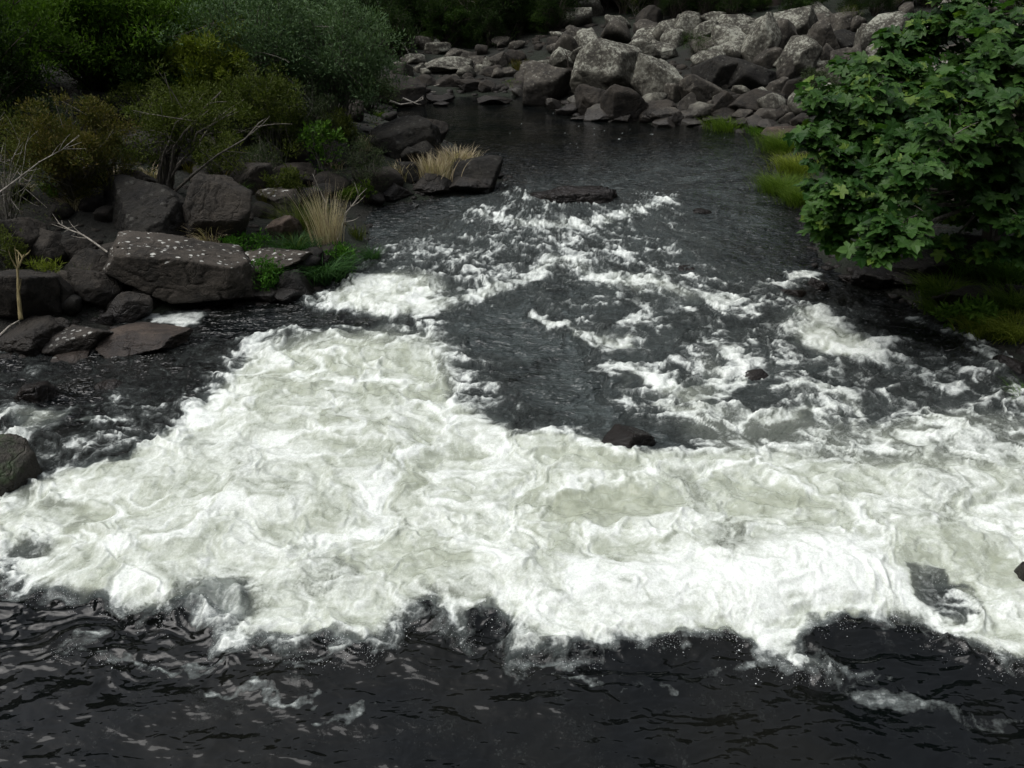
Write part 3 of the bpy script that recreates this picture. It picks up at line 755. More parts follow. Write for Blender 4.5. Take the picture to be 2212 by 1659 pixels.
TAKEN = []
NAMED = []
USED = {}
def beside(x, y, what):
    """tell a small thing by the named boulder next to it"""
    for d_, l_ in sorted((math.hypot(x - a, y - b), l) for a, b, l in NAMED)[:6]:
        t_ = what + ' beside the ' + l_
        if len(t_.split()) <= 16 and t_ not in USED:
            USED[t_] = 1
            return t_
    return None
def boulder(u, v, w, h, kind, label, seed=None, level=None, planes=None, round_=None, deep=0.85, rough=1.0, sink=0.18, y=None, zmin=0.0, name='boulder', cat='boulder'):
    if seed is None: seed = int(u * 13 + v * 7 + w)
    rng = np.random.default_rng(seed + 3)
    base = hit(u, v + h * 0.40, zmin) if y is None else at_y(u, v + h * 0.40, y)
    y0 = base[1]
    dist = y0 * CP + (CAM_H - base[2]) * SP
    m = dist * HALF / 1106.0
    wm, hm = w * m, h * m
    phi = math.atan2(CAM_H - base[2], y0)
    dy = wm * deep
    zz = max((hm - dy * math.sin(phi) * 0.45) / math.cos(phi), 0.42 * wm if h > 0.45 * w else 0.22 * wm)
    c = at_y(u, v, y0 + dy * 0.22)
    ex = sink * zz
    c[2] -= ex * 0.5
    if level is None: level = 6 if w > 150 else (5 if w > 62 else 4 if w > 28 else 3)
    if round_ is None: round_ = rng.uniform(0.2, 0.8) if kind == 'P' else rng.uniform(0.0, 0.45)
    me = boulder_mesh('boulder', seed, level, (wm * 1.08, dy, zz + ex), ROCKM[kind], planes=planes, round_=round_, rough=rough)
    o = link(name, me, loc=c, label=label, cat=cat)
    TAKEN.append((c[0], c[1], wm / 2))
    NAMED.append((c[0], c[1], label))
    return o

def A4(a, b, w, h): return (1365 + .3827 * a, .3827 * b, .3827 * w, .3827 * h)
def A3(a, b, w, h): return (683 + .3858 * a, .3858 * b, .3858 * w, .3858 * h)
def A2(a, b, w, h): return (.3858 * a, 341 + .3858 * b, .3858 * w, .3858 * h)
def A1(a, b, w, h): return (.3858 * a, .3858 * b, .3858 * w, .3858 * h)

ROCKS = [
    # ---- pale boulder pile, right of the pool
    (A4(725, 235, 165, 240), 'P', 'tall upright grey boulder in the middle of the pile'),
    (A4(850, 225, 140, 175), 'G', 'dark mottled boulder leaning against the tall upright one'),
    (A4(940, 160, 215, 185), 'P', 'big square-shouldered boulder near the top of the pile'),
    (A4(1055, 92, 145, 125), 'P', 'rounded pale boulder at the very top of the pile'),
    (A4(945, 325, 165, 185), 'P', 'peaked boulder with bright lichen below the square-shouldered one'),
    (A4(1090, 235, 130, 180), 'G', 'narrow upright boulder right of the square-shouldered one'),
    (A4(1190, 140, 125, 110), 'G', 'angular boulder with a tilted edge right of the topmost boulder'),
    (A4(1222, 245, 155, 115), 'K', 'flat-topped dark block lying across the upper pile'),
    (A4(1340, 240, 115, 155), 'P', 'pale slab leaning beside the flat-topped dark block'),
    (A4(1420, 175, 260, 165), 'P', 'broad domed boulder at the upper right of the pile'),
    (A4(1600, 160, 140, 65), 'P', 'low pale boulder behind the maple top'),
    (A4(1545, 275, 190, 110), 'P', 'pale boulder half hidden by the maple leaves'),
    (A4(1200, 350, 130, 120), 'G', 'shaded boulder under the flat-topped dark block'),
    (A4(1050, 350, 80, 90), 'P', 'small round boulder right of the peaked one'),
    (A4(565, 132, 190, 80), 'P', 'wide flat boulder on the upper left of the pile'),
    (A4(570, 235, 180, 140), 'P', 'pale blocky boulder left of the tall upright one'),
    (A4(450, 108, 115, 65), 'P', 'small domed boulder on the skyline of the pile'),
    (A4(312, 165, 115, 125), 'P', 'rounded boulder with a steep left side high on the pile'),
    (A4(420, 165, 110, 85), 'P', 'pale boulder beside a bleached twig high on the pile'),
    (A4(90, 215, 140, 90), 'P', 'pinkish grey boulder at the left shoulder of the pile'),
    (A4(228, 222, 95, 95), 'P', 'cracked boulder between the pinkish one and the steep-sided one'),
    (A4(100, 90, 120, 90), 'D', 'brown boulder at the foot of the cliff'),
    (A4(430, 262, 95, 85), 'G', 'grey boulder behind the shrub in the pile'),
    (A4(480, 315, 120, 90), 'P', 'pointed pale boulder above the black overhanging block'),
    (A4(478, 412, 195, 155), 'K', 'black overhanging block in the lower middle of the pile'),
    (A4(680, 425, 215, 150), 'K', 'black rounded boulder right of the overhanging block'),
    (A4(180, 290, 130, 90), 'P', 'smooth pale boulder resting on the big speckled one'),
    (A4(50, 305, 150, 140), 'P', 'pale boulder left of the smooth resting one'),
    (A4(163, 432, 240, 205), 'P', 'big round speckled boulder low in the pile'),
    (A4(395, 505, 200, 145), 'G', 'dark wedge boulder right of the big speckled one'),
    (A4(240, 528, 85, 95), 'G', 'small blocky stone under the big speckled boulder'),
    (A4(315, 585, 90, 100), 'G', 'egg shaped stone under the dark wedge boulder'),
    (A4(170, 622, 210, 95), 'D', 'low flat boulder behind the pointed waterline stone'),
    (A4(200, 655, 155, 85), 'G', 'pointed three-sided stone at the waterline'),
    (A4(180, 692, 105, 48), 'G', 'small low stone in front of the pointed one'),
    (A4(300, 656, 105, 52), 'G', 'round cobble right of the pointed waterline stone'),
    (A4(430, 612, 70, 78), 'G', 'small upright speckled stone among the cobbles'),
    (A4(365, 656, 52, 42), 'G', 'fist shaped cobble beside the round one'),
    (A4(520, 636, 125, 62), 'D', 'low dark boulder behind the bright grass tuft'),
    (A4(690, 570, 240, 115), 'D', 'wide dark boulder at the foot of the pile'),
    (A4(525, 580, 150, 115), 'D', 'dark boulder left of the wide one at the foot'),
    (A4(822, 482, 95, 75), 'G', 'tilted stone right of the black rounded boulder'),
    (A4(895, 512, 75, 115), 'D', 'narrow dark stone beside the small shrub'),
    (A4(700, 612, 85, 52), 'G', 'cobble on top of the shore row'),
    (A4(620, 648, 85, 52), 'G', 'smooth cobble above the bright grass tuft'),
    (A4(755, 652, 105, 66), 'G', 'rounded stone in the middle of the shore row'),
    (A4(822, 646, 55, 55), 'D', 'small dark cobble in the shore row'),
    (A4(876, 622, 62, 50), 'G', 'brownish cobble right of the small dark one'),
    (A4(880, 672, 76, 62), 'G', 'round cobble beside the flat waterline slab'),
    (A4(832, 592, 65, 42), 'D', 'flat cobble higher in the shore row'),
    (A4(905, 584, 65, 52), 'D', 'dark cobble nearest the small shrub'),
    (A4(948, 682, 76, 66), 'D', 'cobble at the right end of the shore row'),
    (A4(780, 702, 115, 48), 'G', 'flat stone behind the two small grass tufts'),
    (A4(842, 738, 160, 58), 'B', 'smooth flat slab sloping into the water by the grass'),
    (A4(350, 690, 150, 38), 'P', 'flat pale stone lying at the waterline'),
    (A4(480, 656, 130, 42), 'G', 'long flat stone behind the bright grass tuft'),
    (A4(655, 692, 95, 42), 'D', 'low stone behind the bright grass clump'),
    (A4(868, 392, 95, 115), 'G', 'shaded boulder under the peaked one'),
    (A4(770, 330, 120, 100), 'G', 'shadowed boulder below the leaning mottled one'),
    (A4(1110, 320, 100, 110), 'G', 'boulder in the cleft under the narrow upright one'),
    (A4(1420, 300, 160, 110), 'P', 'large pale boulder below the broad domed one'),
    (A4(1000, 480, 120, 90), 'G', 'boulder half hidden by the small shrub'),
    (A4(1100, 430, 130, 100), 'G', 'boulder above the maple tip at the water side'),
    (A3(1390, 335, 125, 110), 'P', 'pale rounded boulder with a dead stick at its left'),
    (A3(1312, 478, 225, 205), 'G', 'large boulder with a smooth pale flat cap at the pool edge'),
    (A3(1625, 400, 290, 270), 'P', 'great sloping boulder ridge covered with pale lichen'),
    (A3(1520, 318, 150, 100), 'P', 'domed pale boulder on the left end of the great ridge'),
    (A3(1620, 285, 90, 60), 'P', 'small pale boulder on top of the great ridge'),
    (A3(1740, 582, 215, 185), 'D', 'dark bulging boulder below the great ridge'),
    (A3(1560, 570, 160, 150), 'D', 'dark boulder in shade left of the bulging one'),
    (A3(1588, 645, 135, 62), 'G', 'low sloping stone in the pool margin'),
    (A3(1702, 642, 125, 80), 'G', 'sharp peaked stone standing in the pool margin'),
    (A3(1488, 662, 95, 22), 'G', 'thin flat stone just above the pool surface'),
    (A3(1330, 585, 66, 62), 'G', 'small grey triangle of rock in the pool'),
    (A3(1418, 612, 120, 62), 'D', 'low dark stone between the triangle and the thin flat one'),
    (A3(1292, 356, 90, 34), 'P', 'thin pale stone at the left tail of the pile'),
    (A3(1200, 382, 100, 68), 'G', 'grey boulder at the left end of the pile'),
    (A3(1215, 440, 110, 80), 'D', 'dark boulder beneath the left end of the pile'),
    # ---- rocky shore at the far end of the pool
    (A3(730, 365, 235, 90), 'P', 'long overhanging slab on the far shore'),
    (A3(482, 388, 100, 82), 'P', 'white-lichened block left of the overhanging slab'),
    (A3(582, 382, 66, 52), 'P', 'small pale stone between block and overhanging slab'),
    (A3(690, 206, 85, 62), 'G', 'grey boulder alone at the foot of the far forest'),
    (A3(500, 185, 115, 85), 'G', 'boulder under the bright green bush on the far shore'),
    (A3(1012, 338, 95, 85), 'G', 'cube shaped boulder on the far shore'),
    (A3(968, 352, 62, 62), 'P', 'pale stone left of the cube shaped boulder'),
    (A3(1062, 332, 55, 60), 'D', 'dark stone right of the cube shaped boulder'),
    (A3(926, 392, 66, 54), 'P', 'pale pointed stone in front of the cube shaped boulder'),
    (A3(986, 402, 86, 54), 'D', 'low dark stone beside the pale pointed one'),
    (A3(900, 342, 86, 52), 'G', 'grey stone behind the pale pointed one'),
    (A3(1072, 404, 95, 52), 'G', 'grey stone left of the reddish grass'),
    (A3(680, 272, 125, 62), 'P', 'pale slab above the overhanging slab'),
    (A3(590, 242, 105, 74), 'G', 'boulder beside the fallen grey limb'),
    (A3(440, 268, 110, 84), 'G', 'boulder under the fallen grey limb'),
    (A3(540, 330, 120, 55), 'P', 'flat pale stone above the white-lichened block'),
    (A3(800, 305, 130, 60), 'G', 'sloping stone behind the overhanging slab'),
    (A3(1000, 560, 160, 50), 'D', 'flat rock reaching into the pool'),
    (A3(692, 556, 135, 38), 'D', 'low rock at the pool edge right of the driftwood'),
    (A3(700, 582, 75, 26), 'D', 'small flat rock awash near the driftwood'),
    (A3(430, 520, 300, 160), 'D', 'broad smooth grey apron of rock under the driftwood'),
    (A3(870, 475, 150, 66), 'D', 'dark stone above the flat pool rock'),
    (A3(750, 452, 130, 62), 'D', 'dark stone under the overhanging slab'),
    (A3(620, 445, 130, 56), 'D', 'dark stone under the left end of the overhanging slab'),
    (A3(1120, 470, 130, 60), 'D', 'dark stone with green tufts at the pool head'),
    (A3(960, 480, 90, 60), 'D', 'grey stone left of the green tufts at the pool head'),
    # ---- the point on the left bank
    (A3(500, 775, 310, 215), 'K', 'great black boulder on the left point'),
    (A3(650, 725, 145, 130), 'D', 'grey shouldered boulder behind the great black one'),
    (A3(890, 972, 250, 175), 'K', 'tilted black boulder at the tip of the left point'),
    (A3(640, 1025, 190, 115), 'D', 'brown block below the straw grass clump'),
    (A3(825, 1035, 265, 105), 'D', 'wedge shaped brown rock sloping into the water'),
    (A3(410, 1045, 215, 115), 'D', 'rounded brown boulder left of the brown block'),
    (A3(1012, 975, 70, 42), 'D', 'small low rock off the tip of the left point'),
    (A3(530, 962, 120, 105), 'K', 'black boulder between two straw grass clumps'),
    (A3(195, 810, 115, 62), 'D', 'flat grey stone among the shrubs on the left point'),
    (A3(230, 890, 120, 80), 'K', 'dark stone behind the dusky upright shrub'),
    (A3(110, 870, 150, 120), 'K', 'dark stone left of the dusky upright shrub'),
    (A3(300, 960, 120, 90), 'K', 'dark stone behind the rounded brown boulder'),
    # ---- left bank
    (A2(800, 310, 500, 350), 'K', 'huge black rounded boulder above the spotted slab'),
    (A2(1230, 300, 340, 370), 'D', 'tall brown rounded boulder behind the dry grass'),
    (A2(1405, 118, 215, 170), 'D', 'brown boulder leaning between the shrubs with a few spots'),
    (A2(1640, 92, 240, 130), 'D', 'dark boulder behind the white-stemmed seedling'),
    (A2(1562, 232, 200, 115), 'S', 'lichen topped boulder beside the lime grass'),
    (A2(1580, 392, 165, 145), 'B', 'round brown boulder beside the thin olive grass'),
    (A2(785, 125, 175, 120), 'D', 'boulder peeping over the huge black one'),
    (A2(1530, 575, 350, 150), 'S', 'low spotted slab right of the big spotted slab'),
    (A2(1660, 715, 170, 165), 'K', 'dark rock at the water under the long green grass'),
    (A2(1460, 770, 200, 100), 'K', 'black rock below the fern'),
    (A2(160, 985, 440, 220), 'D', 'large dark boulder at the left waterline'),
    (A2(430, 1012, 380, 175), 'S', 'tilted spotted block at the left waterline'),
    (A2(820, 1012, 470, 170), 'B', 'brown flat-topped boulder beside the still white foam'),
    (A2(730, 835, 240, 200), 'D', 'three-sided dark rock under the big spotted slab'),
    (A2(592, 905, 95, 85), 'D', 'small stone left of the three-sided dark rock'),
    (A2(130, 760, 300, 280), 'D', 'angular brown boulder behind the sedge'),
    (A2(315, 750, 140, 210), 'D', 'upright split boulder beside the angular brown one'),
    (A2(490, 710, 290, 230), 'D', 'grey-faced boulder left of the big spotted slab'),
    (A2(545, 600, 290, 190), 'D', 'dark rounded boulder behind the grey-faced one'),
    (A2(250, 500, 270, 200), 'D', 'brown boulder under the bleached fallen twig'),
    (A2(430, 520, 220, 160), 'D', 'dark boulder right of the bleached fallen twig'),
    (A2(80, 450, 280, 260), 'D', 'brown boulder under the pale twiggy shrub'),
    (A1(600, 600, 520, 190), 'K', 'long black outcrop with a white lichen rim'),
    (A1(950, 640, 380, 240), 'K', 'black outcrop with ochre patches behind the bare branches'),
    (A1(1030, 450, 80, 110), 'P', 'small white-lichened fin of rock among the shrubs'),
    (A1(1050, 520, 115, 65), 'G', 'grey stone at the foot of the white-lichened fin'),
    (A1(200, 570, 100, 60), 'P', 'pale stone at the left end of the black outcrop'),
    (A1(900, 830, 300, 200), 'K', 'black boulder behind the forked bare branches'),
    (A1(1200, 880, 200, 160), 'K', 'black boulder right of the forked bare branches'),
    (A1(1560, 800, 260, 180), 'K', 'black boulder deep between the shrubs'),
    (A1(100, 760, 260, 200), 'D', 'brown boulder at the far left under the pale shrub'),
    # ---- stones standing in the river
    ((75, 846, 92, 62), 'W', 'wet dark rock alone in the left shallows'),
    ((150, 772, 75, 20), 'B', 'pale brown rock barely above the left shallows'),
    ((235, 832, 60, 18), 'W', 'brown rock awash in the left shallows'),
    ((1360, 948, 120, 74), 'W', 'wet black rock hump in the white water'),
    ((1628, 812, 78, 44), 'W', 'wet rock beside the curling foam lobe'),
    ((1715, 634, 62, 28), 'W', 'rounded wet rock splitting the right riffle'),
    ((1768, 612, 44, 30), 'W', 'smaller wet rock behind the one splitting the right riffle'),
    ((1655, 642, 44, 14), 'W', 'low wet rock left of the right riffle'),
    ((1640, 604, 50, 12), 'W', 'low brown rock upstream of the right riffle'),
    ((1470, 580, 62, 13), 'W', 'thin brown rock breaking the smooth current'),
    ((1515, 456, 44, 12), 'W', 'dark rock awash right of the flat black river rock'),
    ((2190, 790, 84, 56), 'W', 'wet rock at the right edge under the yellow green grass'),
    ((600, 1400, 215, 40), 'R', 'reddish wet rock just breaking the surface under the foam front'),
    ((690, 1488, 110, 40), 'R', 'reddish brown rock barely covered in the dark foreground water'),
    ((2225, 1240, 60, 70), 'W', 'dark rock at the right edge of the main foam'),
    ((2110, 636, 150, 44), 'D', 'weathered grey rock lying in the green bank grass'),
    ((1900, 600, 100, 50), 'K', 'dark stone in the shade under the maple'),  # black rock kind under the maple: its shade put into the colour
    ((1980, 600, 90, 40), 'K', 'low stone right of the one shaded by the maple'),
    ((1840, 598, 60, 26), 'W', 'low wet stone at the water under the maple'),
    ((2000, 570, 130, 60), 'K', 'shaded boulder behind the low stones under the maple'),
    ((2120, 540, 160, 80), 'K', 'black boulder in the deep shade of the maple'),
]
for (u, v, w, h), k, lab in ROCKS:
    river = k in 'WR'
    if not river: w, h = (w * 1.30, h * 1.32) if v < 290 and u > 1170 else ((w * 1.18, h * 1.18) if v < 640 else (w, h))
    boulder(u, v, w, h, k, lab, sink=0.75 if river else 0.2, rough=1.0, round_=0.75 if river else None)

# the four stones whose outline matters most
boulder(*A2(1030, 640, 790, 470), 'S', 'big overhanging slab with white lichen spots on its sloping top', seed=5, level=6, deep=0.52, round_=0.12, rough=0.8,
        planes=[(0.30, -0.02, 1.0, 0.44), (0.16, -0.35, 0.9, 0.60), (0.10, -1.0, 0.05, 0.66), (-0.10, 0.95, 0.1, 0.8), (1, -0.15, 0.1, 0.96), (-0.95, -0.25, 0.45, 0.96),
                (-0.62, -0.35, -0.75, 0.66), (0.12, -0.35, -0.95, 0.72), (-1, 0.1, -0.4, 0.92), (-0.55, 0.9, 0.3, 0.95), (0.6, -0.75, 0.0, 0.95)], sink=0.0)
boulder(1240, 428, 200, 26, 'W', 'flat black rock standing in midstream with foam below it', seed=12, level=5, deep=0.34, round_=0.15, rough=2.6,
        planes=[(0, -0.1, 1, 0.5), (0, -1, 0.1, 0.6), (0, 1, 0, 0.6), (1, -0.2, 0.1, 1), (-1, -0.3, 0.2, 1), (0, 0, -1, 0.7), (-0.4, 0, 1, 0.62)], sink=0.4)
boulder(18, 1015, 125, 130, 'M', 'mossy green boulder at the left edge of the foam', seed=21, level=5, deep=0.9, round_=0.4,
        planes=[(0.35, -0.3, 0.9, 0.7), (0.9, -0.3, 0.3, 0.85), (0, -1, 0.1, 0.9), (0, 1, 0, 0.9), (-1, 0, 0, 1), (0, 0, -1, 0.8), (-0.2, -0.5, 0.9, 0.8)], sink=0.3)

# smaller loose rocks that fill the banks; nothing tells them apart
def scatter():
    rng = np.random.default_rng(77)
    zones = [
        ('small grey stone wedged between the big boulders of the pale pile', 'loose stones of the boulder pile', [R_PALE, R_GREY], 95, (1180, 2150, 20, 290), (34, 84), 'G'),
        ('small stone of the rubble along the far shore of the pool', 'loose stones of the far shore', [R_PALE, R_GREY, R_DARK], 60, (840, 1240, 60, 215), (14, 44), 'G'),
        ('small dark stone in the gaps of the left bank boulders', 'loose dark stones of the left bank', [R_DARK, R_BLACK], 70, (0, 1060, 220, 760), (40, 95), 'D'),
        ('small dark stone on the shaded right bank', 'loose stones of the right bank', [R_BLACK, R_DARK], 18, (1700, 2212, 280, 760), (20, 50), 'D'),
    ]
    for lab, grp, mats, n, (u0, u1, v0, v1), (w0, w1), _ in zones:
        protos = {}
        for mi, m in enumerate(mats):
            for q in range(4):
                protos[(mi, q)] = boulder_mesh('boulder', 500 + mi * 31 + q * 7 + n, 3, (1.0, 0.9, 0.72), m, round_=0.3 + 0.12 * q)
        made = 0; tries = 0
        while made < n and tries < 4000:
            tries += 1
            u = rng.uniform(u0, u1); v = rng.uniform(v0, v1)
            p = hit(u, v)
            d = float(river_sd(np.array([p[0]]), np.array([p[1]]))[0])
            if d < 0.0 or d > 15 or p[1] > 60: continue
            w = rng.uniform(w0, w1) * (p[1] * CP + (CAM_H - p[2]) * SP) * HALF / 1106
            if any((p[0] - a) ** 2 + (p[1] - b) ** 2 < (r * 0.42) ** 2 for a, b, r in TAKEN): continue
            mi_ = int(rng.integers(len(mats))); me = protos[(mi_, int(rng.integers(4)))]
            kind_ = {'pale_lichen_rock': 'pale', 'grey_rock': 'grey', 'dark_rock': 'dark brown', 'black_rock': 'blackish'}[mats[mi_].name]
            lab_ = beside(p[0], p[1], 'small ' + kind_ + ' stone') or lab
            o = link('stone', me, loc=(p[0], p[1], p[2] + w * 0.16), label=lab_, cat='stone', group=grp)
            o.scale = [float(w * s) for s in rng.uniform(0.8, 1.25, 3)]
            o.rotation_euler = (rng.uniform(-0.3, 0.3), rng.uniform(-0.3, 0.3), rng.uniform(0, 6.28))
            TAKEN.append((p[0], p[1], w / 2)); made += 1
    # gravel and cobbles nobody could count
    V0, F0 = boulder_verts(9, 1, None, 0.5, 10)
    P = []
    while len(P) < 6500:
        u = rng.uniform(-60, 2260); v = rng.uniform(40, 800)
        P.append((u, v))
    P = np.array([hit(u, v) for u, v in P])
    d = river_sd(P[:, 0], P[:, 1])
    k = (d > -0.25) & (d < 13) & (P[:, 1] < 55); P = P[k]; d = d[k]
    s = rng.uniform(0.02, 0.09, len(P)) * np.where(P[:, 1] > 27, 3.6, 1.4)
    a = rng.uniform(0, 6.28, len(P)); ca, sa = np.cos(a), np.sin(a)
    X = V0[None, :, 0] * ca[:, None] - V0[None, :, 1] * sa[:, None]; Y = V0[None, :, 0] * sa[:, None] + V0[None, :, 1] * ca[:, None]
    Vv = np.stack([X * s[:, None] * 1.2 + P[:, :1], Y * s[:, None] + P[:, 1:2], V0[None, :, 2] * s[:, None] * 0.8 + P[:, 2:3]], -1).reshape(-1, 3)
    Fv = (F0[None] + len(V0) * np.arange(len(P))[:, None, None]).reshape(-1, 3)
    link('rubble', np_mesh('rubble', Vv, Fv, mats=[R_DARK]), kind='stuff', label='dark cobbles and gravel filling the banks between boulders', cat='rubble')
scatter()

# ------------------------------------------------------------------ plants
def leaf_batch(C, A, N, size, T, TF, tint=None):
    """many leaves as one vertex array; T template (side, along, normal)"""
    A = A / (np.linalg.norm(A, axis=1)[:, None] + 1e-9)
    S = np.cross(A, N); S /= (np.linalg.norm(S, axis=1)[:, None] + 1e-9)
    N = np.cross(S, A)
    V = C[:, None, :] + size[:, None, None] * (T[None, :, 0:1] * S[:, None, :] + T[None, :, 1:2] * A[:, None, :] + T[None, :, 2:3] * N[:, None, :])
    F = TF[None] + len(T) * np.arange(len(C))[:, None, None]
    if tint is None: tint = np.random.default_rng(1).random(len(C))
    return V.reshape(-1, 3), F.reshape(-1, TF.shape[1]), np.repeat(tint, len(T))

NARROW = (np.array([(0, 0, 0), (0.16, 0.5, 0.03), (0, 1, -0.08), (-0.16, 0.5, 0.03)]), np.array([(0, 1, 2), (0, 2, 3)]))
OVAL = (np.array([(0, 0, 0), (0.3, 0.45, 0.05), (0, 1, -0.1), (-0.3, 0.45, 0.05)]), np.array([(0, 1, 2), (0, 2, 3)]))
NEEDLE = (np.array([(0, 0, 0), (0.07, 0.4, 0.0), (0, 1, 0), (-0.07, 0.4, 0)]), np.array([(0, 1, 2), (0, 2, 3)]))
# palmate five-lobed leaf with a folded midrib
_ml = [(0, 0, 0), (0.20, -0.06, 0.02), (0.44, 0.02, -0.03), (0.30, 0.20, 0.02), (0.60, 0.36, -0.06), (0.50, 0.56, -0.06), (0.27, 0.52, 0.01), (0.22, 0.78, -0.02), (0, 1.04, -0.14),
       (-0.22, 0.78, -0.02), (-0.27, 0.52, 0.01), (-0.50, 0.56, -0.06), (-0.60, 0.36, -0.06), (-0.30, 0.20, 0.02), (-0.44, 0.02, -0.03), (-0.20, -0.06, 0.02), (0, 0.36, -0.04)]
MAPLE = (np.array(_ml, float), np.array([(16, i, i + 1) for i in range(0, 15)] + [(16, 15, 0)]))

def tubes(paths, sides=5):
    """paths: list of (points, radii)"""
    Vs, Fs, off = [], [], 0
    for pts, rad in paths:
        pts = np.asarray(pts, float); n = len(pts)
        T = np.gradient(pts, axis=0); T /= (np.linalg.norm(T, axis=1)[:, None] + 1e-9)
        up = np.where(np.abs(T[:, 2:3]) > 0.9, np.array([[1.0, 0, 0]]), np.array([[0, 0, 1.0]]))
        S = np.cross(T, up); S /= (np.linalg.norm(S, axis=1)[:, None] + 1e-9); B = np.cross(S, T)
        a = np.linspace(0, 2 * math.pi, sides, endpoint=False)
        ring = pts[:, None, :] + np.asarray(rad)[:, None, None] * (np.cos(a)[None, :, None] * S[:, None, :] + np.sin(a)[None, :, None] * B[:, None, :])
        Vs.append(ring.reshape(-1, 3))
        i = np.arange(n - 1)[:, None] * sides; j = np.arange(sides)[None, :]; j2 = (j + 1) % sides
        Fs.append((np.stack([i + j, i + j2, i + sides + j2, i + sides + j], -1) + off).reshape(-1, 4))
        off += n * sides
    return np.vstack(Vs), np.vstack(Fs)

def bez(a, b, c, n=7, wob=0.0, rng=None):
    t = np.linspace(0, 1, n)[:, None]
    p = (1 - t) ** 2 * a + 2 * t * (1 - t) * b + t ** 2 * c
    if wob and rng is not None: p[1:-1] += rng.normal(0, wob, (n - 2, 3))
    return p

def shrub_arrays(h, rx, ry, seed, nleaf, lsize, tmpl=NARROW, clumps=30, clump_r=0.22, bottom=0.3, stem_r=0.02, upward=0.6, lean=(0, 0), bare=0, shell=0.45, droop=0.0):
    """unit arrays with the base at the origin"""
    rng = np.random.default_rng(seed)
    tips = []; paths = []
    L = np.array([lean[0], lean[1], 0.0])
    for i in range(clumps + bare):
        th = rng.uniform(0, 2 * math.pi); cz = rng.uniform(-0.55, 1); rr = rng.uniform(shell, 1) ** 0.6
        rad = math.sqrt(max(0, 1 - cz * cz * 0.9)) * rr
        tip = np.array([math.cos(th) * rad * rx, math.sin(th) * rad * ry, h * (bottom + (1 - bottom) * (0.5 + 0.5 * cz * rr))])
        tip = tip + L * (tip[2] / h)
        ctrl = np.array([tip[0] * 0.35, tip[1] * 0.35, tip[2] * 0.62]) + rng.normal(0, 0.05 * h, 3)
        p = bez(np.array([rng.normal(0, 0.03 * h), rng.normal(0, 0.03 * h), -0.05 * h]), ctrl, tip, 7, 0.012 * h, rng)
        paths.append((p, np.linspace(stem_r, stem_r * 0.18, 7)))
        for k in range(2):
            q = p[int(rng.integers(3, 6))]; e = q + rng.normal(0, 0.16 * h, 3) + np.array([0, 0, 0.05 * h])
            paths.append((bez(q, (q + e) / 2 + rng.normal(0, 0.03 * h, 3), e, 4), np.linspace(stem_r * 0.35, stem_r * 0.12, 4)))
            if i < clumps: tips.append((e, 0.5))
        if i < clumps: tips.append((tip, 1.0)); tips.append((p[5], 0.6))
    wts = np.array([w for _, w in tips]); wts = wts * rng.uniform(0.4, 1.3, len(wts)); wts /= wts.sum()
    cen = np.array([t for t, _ in tips])
    idx = rng.choice(len(cen), nleaf, p=wts)
    cr = clump_r * h * rng.uniform(0.5, 1.2, len(cen))
    off = rng.normal(0, 1, (nleaf, 3)); off /= np.linalg.norm(off, axis=1)[:, None]; off *= (rng.random(nleaf) ** 0.45)[:, None]
    off[:, 2] *= 0.75
    C = cen[idx] + off * cr[idx][:, None]
    A = off * 0.8 + rng.normal(0, 0.45, (nleaf, 3)) + np.array([0, 0, upward - droop])
    N = rng.normal(0, 0.6, (nleaf, 3)) + np.array([0, -0.25, 0.8])
    V, F, ti = leaf_batch(C, A, N, lsize * rng.uniform(0.6, 1.3, nleaf), *tmpl, tint=rng.random(nleaf) * 0.55 + 0.45 * rng.random(len(cen))[idx])
    SV, SF = tubes(paths)
    return (V, F, ti), (SV, SF)

def plant(name, label, cat, loc, arrs, lm, sm, group=None, rz=0.0, parts=('foliage', 'stem')):
    (V, F, ti), (SV, SF) = arrs
    t = thing(name, label, cat, loc, group, rz)
    link(parts[0], np_mesh(parts[0], V, F, {'tint': ('FLOAT', ti)}, False, [lm]), t)
    link(parts[1], np_mesh(parts[1], SV, SF, mats=[sm]), t)
    return t

def copy_plant(src, loc, rz, sc, label, group=None):
    t = src.copy(); COL.objects.link(t)
    t.location = [float(c) for c in loc]; t.rotation_euler = (0, 0, rz); t.scale = (sc[0], sc[1], sc[2]) if hasattr(sc, '__len__') else (sc, sc, sc)
    t['label'] = label
    if group: t['group'] = group
    elif 'group' in t: del t['group']
    for c in src.children:
        d = c.copy(); COL.objects.link(d); d.parent = t
    return t

